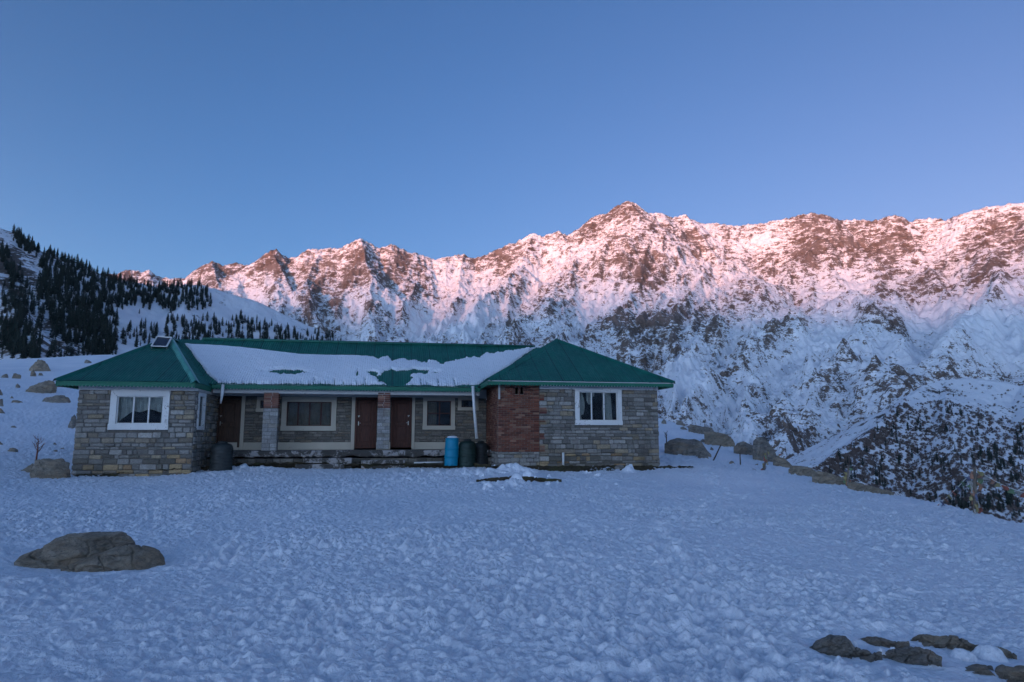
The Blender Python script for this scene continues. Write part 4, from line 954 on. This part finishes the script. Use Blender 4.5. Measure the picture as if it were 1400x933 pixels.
crag([(84, 776), (100, 770), (116, 763), (140, 755.5), (158, 749), (176, 746), (196, 747), (210, 749.5), (220, 754), (227, 762), (230, 774)], 778, .40, 'lower slab of the big brown boulder in the left foreground, leaning under the crack', 5, n=360, m=120, lean=.1, mat=M['rockw'], amp=.34, boxy=.5)
R3 = [([(1102, 889), (1112, 883), (1124, 874), (1136, 869), (1150, 868.5), (1158, 871), (1164, 876), (1168, 888)], 892, .7, 'rounded hump of the low rock in the right foreground snow', 31),
      ([(1160, 874), (1185, 871), (1197, 871.5), (1205, 874), (1225, 875), (1243, 877)], 881, .35, 'long flat rock ledge running right from the rounded hump in the foreground', 32),
      ([(1138, 897), (1150, 886), (1166, 885), (1185, 889), (1206, 892)], 897, .4, 'narrow dark rock ledge just below the long flat one in the foreground', 33),
      ([(1204, 893), (1222, 889), (1240, 886.5), (1258, 886), (1272, 890), (1288, 899)], 905, .45, 'mossy dark rock tip pointing right in the right foreground', 34),
      ([(1242, 876), (1254, 869), (1268, 867), (1285, 869), (1308, 870), (1320, 876), (1336, 883)], 884, .4, 'rusty brown rock ledge farthest up in the right foreground', 35),
      ([(1334, 882), (1352, 884), (1370, 887), (1385, 891), (1390, 897)], 893, .35, 'thin dark rock edge at the right end of the rusty ledge', 36),
      ([(1300, 918), (1312, 913.5), (1332, 912), (1360, 912), (1400, 912), (1450, 916), (1480, 926)], 936, .5, 'grey rock shelf in the bottom right corner', 37)]
for pr, pb, dp, lb, s in R3: crag(pr, pb, dp, lb, s, mat=M['rockw'] if 'rusty' in lb else M['rock'], sink=.05, lean=.1, amp=1.3, boxy=.85, n=240, m=60)
# left slope
RL = [(34, 98, 626, 656, 'rounded brown boulder touching the left corner of the lodge', 41, .8), (24, 52, 633, 645, 'small grey stone left of the rounded brown boulder', 42, .8), (92, 106, 566, 586, 'pointed grey rock showing behind the left edge of the lodge', 43, 1), (52, 106, 540, 552, 'long low rock on the slope just left of the lodge eave', 44, .6),
      (28, 82, 519, 538, 'large broken brown rock on the left slope, second below the top', 45, .7), (36, 72, 491, 508, 'tan rock outcrop at the top of the left slope', 46, .7), (40, 50, 505, 515, 'small dark rock under the tan outcrop', 47, .8), (74, 88, 519, 530, 'tan block right of the large broken rock', 48, .8), (12, 29, 510, 518, 'flat brown rock left of the tan outcrop', 49, .7),
      (10, 40, 547, 552, 'thin flat rock strip left of the long low rock', 50, .5), (115, 126, 492, 497, 'small rock on the snow crest beside the roof', 51, .7), (6, 25, 612, 618, 'low dark rock on the slope at the left edge, lower one', 52, .6), (11, 26, 582, 586, 'thin dark rock in mid slope at the left', 53, .6), (69, 80, 615, 619, 'small dark stone right of the dead sapling, nearer one', 54, .6),
      (80, 88, 612, 615, 'small dark stone right of the dead sapling, farther one', 55, .6), (72, 79, 605, 609, 'small dark stone above the pair of stones', 56, .6), (-4, 6, 545, 556, 'rock cut by the left edge of the picture, middle one', 57, .8), (-6, 8, 558, 566, 'rock cut by the left edge of the picture, lower one', 58, .8), (-8, 5, 532, 541, 'rock cut by the left edge of the picture, upper one', 59, .8), (13, 20, 541, 545, 'tiny rock above the thin flat strip', 60, .7), (-5, 6, 603, 608, 'flat rock at the left edge below mid slope', 61, .7), (0, 12, 511, 517, 'dark rock at the far left below the forest', 62, .7), (20, 28, 524, 531, 'small block left of the large broken rock', 63, .8), (50, 60, 510, 514, 'small flat rock below the tan outcrop to the right', 64, .7)]
for a, b, c, d, lb, s, dp in RL: rock(a, b, c, d, lb, depth=dp, seed=s, sub=4 if b-a < 30 else 5, mat=M['rockw'] if ('tan' in lb or 'brown' in lb) else None)
# right shoulder: the line of boulders along the rim and rocks on the snow below
crag([(908, 607), (916, 602), (926, 599), (942, 601), (950, 600), (960, 604), (966, 614), (973, 622)], 624, .5, 'long humped dark boulder on the snow right of the lodge', 71, sink=.3)
RIM = [([(941, 583), (945, 580), (963, 584), (974, 585), (977, 591)], 594, 'flat boulder at the upper end of the rim line', 73), ([(963, 590), (976, 590), (991, 593), (1001, 598), (1005, 606)], 611, 'wide brown boulder second in the rim line', 75),
  ([(1003, 612), (1008, 606), (1017, 603), (1030, 609), (1037, 618)], 623, 'rounded boulder third in the rim line', 76), ([(1029, 614), (1031, 603), (1036, 598.5), (1044, 597.5), (1051, 603), (1058, 614), (1065, 627)], 631, 'tallest upright boulder in the rim line', 77),
  ([(1057, 628), (1064, 624), (1072, 626), (1079, 632), (1085, 639)], 640, 'small brown boulder where the rim meets the meadow', 79), ([(1078, 642), (1084, 637.5), (1096, 637), (1110, 640), (1120, 647)], 652, 'long rock ledge at the edge of the meadow, left piece', 90),
  ([(1110, 647), (1120, 644), (1140, 648), (1156, 655), (1172, 662)], 664.5, 'long rock ledge at the edge of the meadow, middle piece', 91), ([(1158, 659), (1170, 658.5), (1190, 664), (1205, 669), (1222, 674)], 674.5, 'long rock ledge at the edge of the meadow, right piece', 92)]
for pr, pb, lb, s in RIM: crag(pr, pb, .55, lb, s, sink=.25, n=90, m=34, amp=.8, mat=M['rockw'] if 'brown' in lb or 'ledge' in lb else None)
RR_ = [(952, 972, 616, 628, 'low end stone against the long humped boulder', 72, .8),
       (903, 912, 572, 580, 'dark rock beside the lodge corner on the far slope, nearer one', 81, .8), (908, 920, 569, 574, 'dark rock beside the lodge corner on the far slope, farther one', 82, .8),
       (922, 938, 574, 582, 'narrow dark rock left of the rim line', 83, .6), (929, 941, 583, 588, 'thin rock under the narrow dark one', 84, .6), (996, 1006, 630, 635, 'small reddish stone in front of the leaning pole', 85, .8), (1030, 1038, 634, 638, 'small dark stone beside the flag wrapped post, upper', 86, .7), (1026, 1036, 641, 643, 'small dark stone beside the flag wrapped post, lower', 87, .7), (955, 968, 600, 606, 'thin rock behind the long humped boulder', 88, .6), (968, 976, 611, 616, 'thin rock right of the long humped boulder', 89, .6),
      ]
for a, b, c, d, lb, s, dp in RR_: rock(a, b, c, d, lb, depth=dp, seed=s, sub=5 if b-a > 20 else 4, mat=M['rockw'] if 'brown' in lb or 'ledge' in lb else None)
rock(838, 856, 635, 644, 'small slate grey stone at the foot of the right wing', depth=.7, seed=95, sub=4, cat='stone', name='stone')
# bare ground: crumbly earth banked against the foot of the walls where the snow has melted
def earth(pts, name='bare_ground'):
    n = 260; m = 16; t = np.linspace(0, len(pts)-1, n); V = np.zeros((n, m, 3)); F = [ground_at(p[0], p[1]) for p in pts]; B = [P(p[0], p[2], p[3]) for p in pts]
    it = lambda L_, k: np.interp(t, range(len(pts)), [q[k] for q in L_]); endf = np.clip(np.minimum(np.linspace(0, 1, n), 1-np.linspace(0, 1, n))*14, 0, 1)
    for j in range(m):
        s = j/(m-1); x = it(F, 0)*(1-s)+it(B, 0)*s; y = it(F, 1)*(1-s)+it(B, 1)*s; z = (it(F, 2)*(1-s)+it(B, 2)*s)
        y = y+(1-s)*.25*perlin(x*1.9, x*0+3)+(1-s)*.08*perlin(x*7, x*0+3); zz = z+.05*fbm(x*4, y*4, 3)*2*endf+.025*(1-s)-.16*(s == 0); V[:, j] = np.stack([x, y, zz], -1)
    tag(grid_mesh(name, V, M['earth']), kind='structure')
earth([(258, 644, 640, 26.9), (290, 644, 638, 27.2), (320, 641.5, 634, 27.3), (400, 641, 633, 27.3), (480, 641, 634, 27.3), (560, 640.5, 634, 27.3), (640, 640, 634, 27.3), (672, 641, 635, 26.6)])
earth([(664, 642, 637, 25.96), (700, 642.5, 637, 25.96), (740, 643.5, 637, 25.96), (800, 645.5, 637, 25.96), (850, 645.5, 637, 25.96), (900, 643, 637, 25.96), (925, 640.5, 637, 25.96), (948, 638.8, 638, 25.96)])
earth([(94, 656, 651, 25.95), (130, 654, 649, 25.95), (180, 650, 646, 25.95), (240, 646.5, 641, 25.95), (262, 645, 640, 25.95)])
crag([(651, 656), (668, 653.5), (690, 652), (705, 651.5), (730, 652), (748, 654), (768, 655.5)], 660, .05, 'dark low stone edging in the snow in front of the brick wall', 98, name='stone_edging', cat='stone edging', sink=.1, mat=M['earth'], lean=0)
# shovelled snow: clods lying about
NAMED = {(1316, 898, 22): 'left one of the two large snow lumps beside the rusty foreground ledge', (1352, 897, 27): 'right and largest of the two big snow lumps beside the rusty foreground ledge', (1205, 893, 7): 'small snow lump left of the mossy foreground rock tip', (1222, 895, 9): 'mid sized snow lump resting against the mossy foreground rock tip', (1168, 882, 6): 'tiny snow lump at the rounded foreground rock hump',
  (862, 645, 9): 'snow lump at the foot of the right wing beside the slate grey stone', (705, 662, 13): 'pointed snow lump in front of the dark stone edging', (668, 668, 9): 'snow lump below the left end of the dark stone edging', (722, 651, 9): 'right hand lump on top of the snow heap at the brick wall', (698, 647, 12): 'largest lump on top of the snow heap at the brick wall'}
def clods():
    k = 0; rr = np.random.default_rng(5)
    spots = [(rr.normal(700, 38), rr.uniform(638, 672), rr.uniform(2, 7)) for _ in range(22)]+[(rr.uniform(560, 860), rr.uniform(644, 664), rr.uniform(1.5, 4)) for _ in range(24)]+[(862, 645, 9), (705, 662, 13), (668, 668, 9), (722, 651, 9), (698, 647, 12)]
    spots += [(1316, 898, 22), (1352, 897, 27), (1205, 893, 7), (1222, 895, 9), (1168, 882, 6)]
    for a, b, s in spots:
        o = rock(a-s, a+s, b-s*(.6 if s > 15 else 1.2), b+1, 'lump of shovelled snow on the meadow in front of the lodge', depth=.9, seed=200+k, sub=3, mat=M['snow'], name='snow_lump', cat='snow lump', group='snow lumps in front of the lodge'); k += 1
        if o and (a, b, s) in NAMED:
            o['label'] = NAMED[(a, b, s)]
            if b > 800: o['group'] = 'snow lumps between the foreground rocks'
clods()
# ================================================================== BARRELS AND TANKS
def barrel(px0, px1, pyt, pyb, Y, label, mat, lid, kind, tilt=(0, 0), snowtop=False, cat='barrel'):
    cx = X_((px0+px1)/2, Y, (pyt+pyb)/2); r = (X_(px1, Y, 620)-X_(px0, Y, 620))/2; z0 = Z_(pyb, Y, px0)-.03; z1 = Z_(pyt, Y, px0); H = z1-z0
    t = empty('water_barrel' if kind == 'drum' else 'water_tank', (cx, Y, z0), label, cat)
    mb = MB()
    if kind == 'drum':
        pr = [(r*.93, 0), (r*.97, .02)]
        for k in range(40):
            v = k/39; b = .025*math.exp(-((v-.33)/.02)**2)+.025*math.exp(-((v-.66)/.02)**2); pr.append((r*(.965+.03*math.sin(v*math.pi))+b, .03+(H-.08)*v))
        pr += [(r*.9, H-.03), (r*.86, H-.01)]
    else:
        pr = [(r*.9, 0), (r*.97, .03)]
        for k in range(60):
            v = k/59; pr.append((r*(.96+.028*abs(math.sin(v*math.pi*7))), .04+(H*.82-.04)*v))
        pr += [(r*.93, H*.86), (r*.80, H*.93), (r*.5, H*.965), (r*.42, H*.97)]
    mb.lathe((cx, Y, z0), pr, 40, tilt); mb.build('body', mat, t, True)
    mb = MB()
    if kind == 'drum': mb.lathe((cx+tilt[0]*(H-.03), Y+tilt[1]*(H-.03), z0+H-.03), [(r*.93, 0), (r*.96, .012), (r*.96, .05), (r*.9, .06), (r*.3, .065)], 32)
    else: mb.lathe((cx+tilt[0]*H*.965, Y+tilt[1]*H*.965, z0+H*.965), [(r*.44, 0), (r*.46, .01), (r*.46, .05), (r*.3, .075), (r*.1, .08)], 28)
    mb.build('lid', lid, t, True)
    return t
YB1 = YM-.35
barrel(607.4, 626.3, 600, 635.8, YB1, 'bright blue plastic water barrel standing by the veranda edge', M['blue'], M['blue'], 'drum', (.03, 0))
barrel(626.8, 651, 602, 637.5, YB1+.05, 'dark green ribbed water tank beside the blue barrel', M['greenblack'], M['black'], 'tank', cat='water tank')
barrel(647, 668, 604, 636.5, YB1+.65, 'black water tank in the corner against the brick wall', M['black'], M['black'], 'tank', cat='water tank')
barrel(287.5, 318.5, 605, 644, YF+.75, 'large dark ribbed water tank beside the left wing', M['black'], M['black'], 'tank', cat='water tank')
o = rock(609.5, 624, 596.5, 609, '', seed=77, sub=3)
bpy.data.objects.remove(o)
mb = MB(); bx = X_(617.2, YB1, 600); bz = Z_(600, YB1, 617); mb.lathe((bx+.03, YB1, bz+.033), [(.20, 0), (.21, .02), (.18, .05), (.10, .075), (.02, .08)], 20); o = mb.build('snow_heap', M['snow'], None, True); tag(o, 'cap of snow on the lid of the blue barrel', 'snow cap')
# ================================================================== POLES, FLAGS, SAPLINGS
M_FLAGS = [(.34, .12, .09), (.36, .31, .15), (.16, .24, .14), (.36, .35, .33), (.16, .18, .26), (.34, .19, .13)]
def flag_string(p, q, sag, n, label, size=.11):
    p, q = Vector(p), Vector(q); t = empty('prayer_flag_string', p, label, 'prayer flags'); pts = []
    for i in range(31): s = i/30; pts.append(p.lerp(q, s)-Vector((0, 0, sag*4*s*(1-s))))
    mb = MB(); mb.tube(pts, .008, 5); mb.build('cord', M['pvc'], t)
    for i in range(n):
        s = (i+.6)/n; a = p.lerp(q, s)-Vector((0, 0, sag*4*s*(1-s))); d = (q-p).normalized(); w = size*random.uniform(.6, 1); tw = random.uniform(-.7, .7); mb = MB(); mb.col = random.choice(M_FLAGS)
        vs = []
        for k in range(5):
            for j in range(5):
                u = k/4; v = j/4; vs.append(a+d*w*u*(1-.25*v)+Vector((.04*math.sin(tw*5+v*4+u*3)+tw*.1*v, .05*math.sin(u*5+tw)+tw*.12*v, -v*size*random.uniform(.85, 1.1))))
        mb.add(vs, [(k*5+j, (k+1)*5+j, (k+1)*5+j+1, k*5+j+1) for k in range(4) for j in range(4)]); mb.build('flag', M['cloth'], t)
def pole(px0, py0, px1, py1, r, label, mat, wrap=0, name='pole', cat='pole', dist=None):
    g = ground_at(px0, py0); R_ = math.hypot(g.x, g.y); top = Vector(Q(px1, py1, R_)); g = g-(top-g).normalized()*.25
    t = empty(name, g, label, cat); mb = MB(); mb.tube([g, g.lerp(top, .5)+Vector((.01, 0, 0)), top], [r, r*.9, r*.75], 9); mb.build('shaft', mat, t, True)
    if wrap:                                               # small cloth flags tied on and hanging limp
        for i in range(wrap*2):
            s = .3+.68*i/(wrap*2); a = g.lerp(top, s); mb = MB(); mb.col = random.choice(M_FLAGS); h = random.uniform(.09, .2); w_ = random.uniform(.05, .13); an = random.uniform(0, 6.28); d = Vector((math.cos(an), math.sin(an), 0)); e = Vector((-d.y, d.x, 0)); vs = []
            for q in range(6):
                for j in range(5): u = q/5; v = j/4; vs.append(a+d*(r+.01+w_*u*(1-.45*v)+.02*math.sin(v*5+an))+e*(.03*math.sin(u*6+v*3+an)+.02*v)+Vector((0, 0, -v*h*(1-.2*u)-.05*u)))
            mb.add(vs, [(q*5+j, (q+1)*5+j, (q+1)*5+j+1, q*5+j+1) for q in range(5) for j in range(4)]); mb.build('flag', M['cloth'], t, True)
    return t, g, top
pole(974.5, 631, 985.5, 608.5, .035, 'dark pole leaning right on the snow right of the lodge', M['bark'])
pole(1012, 637.5, 1011.6, 620, .03, 'short upright dark stake between the leaning pole and the flag wrapped post', M['bark'])
pole(1043.5, 643, 1050, 615, .05, 'leaning post wrapped in faded prayer flags beside the tallest boulder', M['wood'], 7, 'flag_post', 'flag post')
_, pg, ptop = pole(1332.5, 704, 1332.5, 640, .045, 'tall post hung with prayer flags on the meadow edge at the right', M['wood'], 9, 'flag_post', 'flag post')
flag_string(ptop, Q(1281, 691, math.hypot(pg.x, pg.y)+1.5), .06, 9, 'string of faded prayer flags running down left from the tall post')
flag_string(ptop, Q(1420, 677, math.hypot(pg.x, pg.y)-1), .12, 10, 'string of faded prayer flags running right from the tall post')
_, pg2, pt2 = pole(1158, 666, 1160, 637, .04, 'short post bundled with red and yellow prayer flags on the rock ledge', M['wood'], 8, 'flag_post', 'flag post')
flag_string(Q(1049, 622, 36), Q(1066, 620, 36.5), .15, 6, 'short limp string of prayer flags between the wrapped post and the boulder')
def sapling(px, pyb, pyt, label, n=9, mat=None, spread=.5, thick=.035):
    g = ground_at(px, pyb); R_ = math.hypot(g.x, g.y); H = Q(px, pyt, R_)[2]-g.z; t = empty('sapling', g, label, 'sapling')
    mb = MB(); mb.tube([g-Vector((0, 0, .1)), g+Vector((.02, 0, H*.5)), g+Vector((.0, .03, H*.95))], [thick, thick*.7, thick*.25], 7); mb.build('trunk', mat or M['bark'], t)
    mb = MB()
    for i in range(n):
        s = .35+.6*i/n; a = g+Vector((.01, 0, H*s)); ang = random.uniform(0, 6.28); l = H*spread*(1-s*.5); e = a+Vector((math.cos(ang)*l*.7, math.sin(ang)*l*.7, l*.75)); m_ = a.lerp(e, .5)+Vector((0, 0, -.04))
        mb.tube([a, m_, e], [thick*.35, thick*.25, .004], 5)
        for k in range(2): ee = m_+Vector((random.uniform(-.2, .2)*H*.6, random.uniform(-.1, .1), random.uniform(.05, .25)*H)); mb.tube([m_, ee], [thick*.2, .003], 4)
    mb.build('branch', mat or M['bark'], t); return t
sapling(49, 632, 598, 'dead brown sapling with a dry leaf cluster above the rounded boulder at the left', 10, M['rustbark'])
sapling(911, 606, 590, 'tiny bare sapling on the snow beside the right corner of the lodge', 6)
# ================================================================== TREES
def conifer_mesh(seed, tiers=11, tufts=11, slim=.19):
    r = np.random.default_rng(seed); mb = MB(); mb.m = 0
    mb.tube([(0, 0, -.08), (0, 0, .5), (0, 0, .98)], [.022, .014, .003], 5)
    mb.m = 1
    for i in range(tiers):
        s = i/(tiers-1); z = .10+.86*s; rad = slim*(1-s)**.62*(.75+.45*r.random())*(1 if s > .12 else .7)+.012
        n = max(4, int(tufts*(1-s*.5)))
        for k in range(n):
            a = 2*math.pi*(k+r.random()*.9)/n; l = rad*r.uniform(.65, 1.2); w = l*.42; dz = -.05*r.uniform(.4, 1.4); ca, sa = math.cos(a), math.sin(a)
            b = (ca*l*.12, sa*l*.12, z+.035*r.random()); e = (ca*l, sa*l, z+dz)
            m1 = (ca*l*.6-sa*w*.6, sa*l*.6+ca*w*.6, z+dz*.5-.012); m2 = (ca*l*.6+sa*w*.6, sa*l*.6-ca*w*.6, z+dz*.5-.012); up = (ca*l*.55, sa*l*.55, z+dz*.3+.04)
            mb.add([b, m1, e, m2, up], [(0, 1, 4), (1, 2, 4), (2, 3, 4), (3, 0, 4), (0, 3, 2, 1)])
    mb.add([(0, 0, 1.0), (.012, 0, .93), (-.006, .01, .93), (-.006, -.01, .93)], [(0, 1, 2), (0, 2, 3), (0, 3, 1)])
    me = bpy.data.meshes.new('conifer'); me.from_pydata(mb.v, [], mb.f); me.polygons.foreach_set('material_index', mb.mi)
    me.materials.append(M['bark']); me.materials.append(M['conifer']); return me
CONS = [conifer_mesh(s, slim=sl) for s, sl in ((1, .17), (2, .20), (3, .15), (4, .19), (5, .23), (6, .16))]
def in_poly(x, y, poly):
    c = False
    for (x1, y1), (x2, y2) in zip(poly, poly[1:]+poly[:1]):
        if (y1 > y) != (y2 > y) and x < (x2-x1)*(y-y1)/(y2-y1)+x1: c = not c
    return c
def hits(pts, f, r0, r1, n=240):
    """where pixel rays first meet the terrain f (vectorised)"""
    D = np.array([ray(*p) for p in pts]); h = np.hypot(D[:, 0], D[:, 1]); r = np.linspace(r0, r1, n); T = r[None]/h[:, None]
    x = D[:, :1]*T; y = D[:, 1:2]*T; zz = f(x, y)-D[:, 2:]*T; k = np.argmax(zz > 0, 1); ok = zz[np.arange(len(pts)), k] > 0
    t = T[np.arange(len(pts)), k]; return [(D[i]*t[i], r[k[i]]) for i in range(len(pts)) if ok[i]]
def forest(polys, f, r0, r1, hrange, cap, label, group, stuffname, stufflabel, seed, meshes=None, name='conifer', cat='tree', clump=None):
    r = np.random.default_rng(seed); spots = []
    for poly, cnt in polys:
        xs = [p[0] for p in poly]; ys = [p[1] for p in poly]; k = 0; tries = 0
        while k < cnt and tries < cnt*40:
            tries += 1; x, y = r.uniform(min(xs), max(xs)), r.uniform(min(ys), max(ys))
            if in_poly(x, y, poly) and (clump is None or perlin(x/clump+seed, y/clump) > -.05+r.normal()*.1): spots.append((x, y)); k += 1
    H = hits(spots, f, r0, r1); H = [(p, rr, r.uniform(*hrange)) for p, rr in H]
    H.sort(key=lambda a: -a[2]/a[1])
    for p, rr, h in H[:cap]:
        z = float(f(np.array([p[0]]), np.array([p[1]]))[0]); me = (meshes or CONS)[r.integers(len(meshes or CONS))]
        o = bpy.data.objects.new(name, me); C.objects.link(o); o.location = (p[0], p[1], z-.5); w = h*r.uniform(.85, 1.25); o.scale = (w, w, h); o.rotation_euler = (0, 0, r.uniform(0, 6.28)); tag(o, label, cat, group)
    rest = H[cap:]
    if rest:
        bases = [(np.array([v.co[:] for v in me.vertices]), [tuple(p.vertices) for p in me.polygons], [p.material_index for p in me.polygons]) for me in (meshes or CONS)]
        vs, fs, mi = [], [], []; off = 0
        for p, rr, h in rest:
            bv, bf, bmi = bases[r.integers(len(bases))]; z = float(f(np.array([p[0]]), np.array([p[1]]))[0]); a = r.uniform(0, 6.28); w = h*r.uniform(.85, 1.25)
            X = (bv[:, 0]*math.cos(a)-bv[:, 1]*math.sin(a))*w+p[0]; Yv = (bv[:, 0]*math.sin(a)+bv[:, 1]*math.cos(a))*w+p[1]; vs.append(np.stack([X, Yv, bv[:, 2]*h+z-.5], -1)); fs += [tuple(i+off for i in q) for q in bf]; mi += bmi; off += len(bv)
        me = bpy.data.meshes.new(stuffname); me.from_pydata(np.concatenate(vs).tolist(), [], fs); me.polygons.foreach_set('material_index', mi)
        for m in (meshes or CONS)[0].materials: me.materials.append(m)
        o = bpy.data.objects.new(stuffname, me); C.objects.link(o); tag(o, stufflabel, kind='stuff')
LEFT = [([(62, 343), (90, 349), (110, 356), (150, 374), (165, 384), (205, 392), (216, 402), (205, 420), (175, 420), (160, 432), (160, 470), (150, 492), (135, 492), (110, 474), (75, 467), (65, 430), (50, 395), (55, 365)], 1050),
  ([(12, 319), (30, 324), (55, 340), (50, 352), (30, 345), (18, 332)], 55), ([(0, 338), (10, 345), (25, 385), (18, 392), (0, 356)], 50), ([(210, 392), (245, 388), (285, 394), (290, 400), (265, 407), (250, 414), (235, 432), (215, 418)], 150),
  ([(262, 402), (285, 402), (292, 418), (278, 428), (250, 424)], 55), ([(222, 442), (245, 438), (300, 440), (330, 436), (400, 451), (450, 461), (478, 472), (475, 478), (222, 478)], 330), ([(165, 450), (215, 448), (215, 478), (168, 478)], 45),
  ([(0, 437), (22, 455), (44, 478), (60, 495), (30, 492), (0, 478)], 120), ([(20, 432), (36, 436), (42, 456), (26, 452)], 14), ([(110, 478), (160, 470), (160, 495), (112, 490)], 24), ([(0, 395), (60, 400), (60, 430), (0, 430)], 20), ([(190, 420), (215, 415), (215, 432), (190, 435)], 5), ([(0, 345), (60, 400), (60, 470), (45, 480), (0, 430)], 90), ([(0, 450), (160, 480), (160, 494), (0, 496)], 60)]
forest(LEFT, hill_z, 300, 1300, (6.5, 14.5), 210, 'dark conifer in the forest on the left mountainside', 'conifers on the left mountainside', 'distant_conifers', 'dark conifers crowding the left mountainside', 21)
SPURC = [([(1240, 560), (1262, 550), (1262, 600), (1240, 620)], 8), ([(1150, 600), (1240, 560), (1300, 560), (1345, 575), (1400, 590), (1400, 715), (1330, 705), (1240, 680), (1150, 655), (1110, 650)], 120), ([(1310, 640), (1400, 590), (1400, 715), (1300, 700)], 110), ([(1280, 540), (1330, 545), (1350, 575), (1290, 570)], 8)]
forest(SPURC, spur_z, 350, 1300, (5.5, 11), 90, 'dark conifer on the wooded spur across the gorge at the right', 'conifers on the right spur', 'spur_conifers', 'conifers on the spur', 22, clump=22)
# leafless scrub on the spur: fuzzy domes of bare twigs
def scrub_mesh(seed):
    r = np.random.default_rng(seed); mb = MB()
    for k in range(46):
        a = r.uniform(0, 6.28); el = r.uniform(.15, 1.45); l = r.uniform(.35, .62); e = Vector((math.cos(a)*math.cos(el)*l, math.sin(a)*math.cos(el)*l, math.sin(el)*l*1.25)); s = e.cross(Vector((0, 0, 1))).normalized()*.045; b = e*r.uniform(.15, .6)
        mb.add([b-s*.3, b+s*.3, e+s, e-s*.6+Vector((0, 0, .05))], [(0, 1, 2, 3)])
    me = bpy.data.meshes.new('scrub'); me.from_pydata(mb.v, [], mb.f); me.materials.append(M['twig']); return me
SCR = [scrub_mesh(s) for s in range(4)]
SPURB = [([(1115, 642), (1188, 595), (1234, 551), (1248, 560), (1200, 612), (1140, 657)], 900), ([(1290, 522), (1400, 535), (1400, 575), (1345, 560), (1290, 545)], 70), ([(1105, 648), (1190, 596), (1238, 556), (1290, 548), (1345, 562), (1400, 578), (1400, 718), (1330, 708), (1240, 685), (1150, 660)], 5200), ([(1130, 630), (1185, 590), (1235, 545), (1250, 548), (1200, 600), (1150, 645)], 110), ([(1120, 640), (1150, 615), (1220, 600), (1300, 620), (1330, 700), (1180, 665)], 500)]
forest(SPURB, spur_z, 350, 1300, (1.9, 4.4), 0, '', '', 'bare_scrub', 'leafless brown scrub covering the right spur', 23, SCR, clump=7)
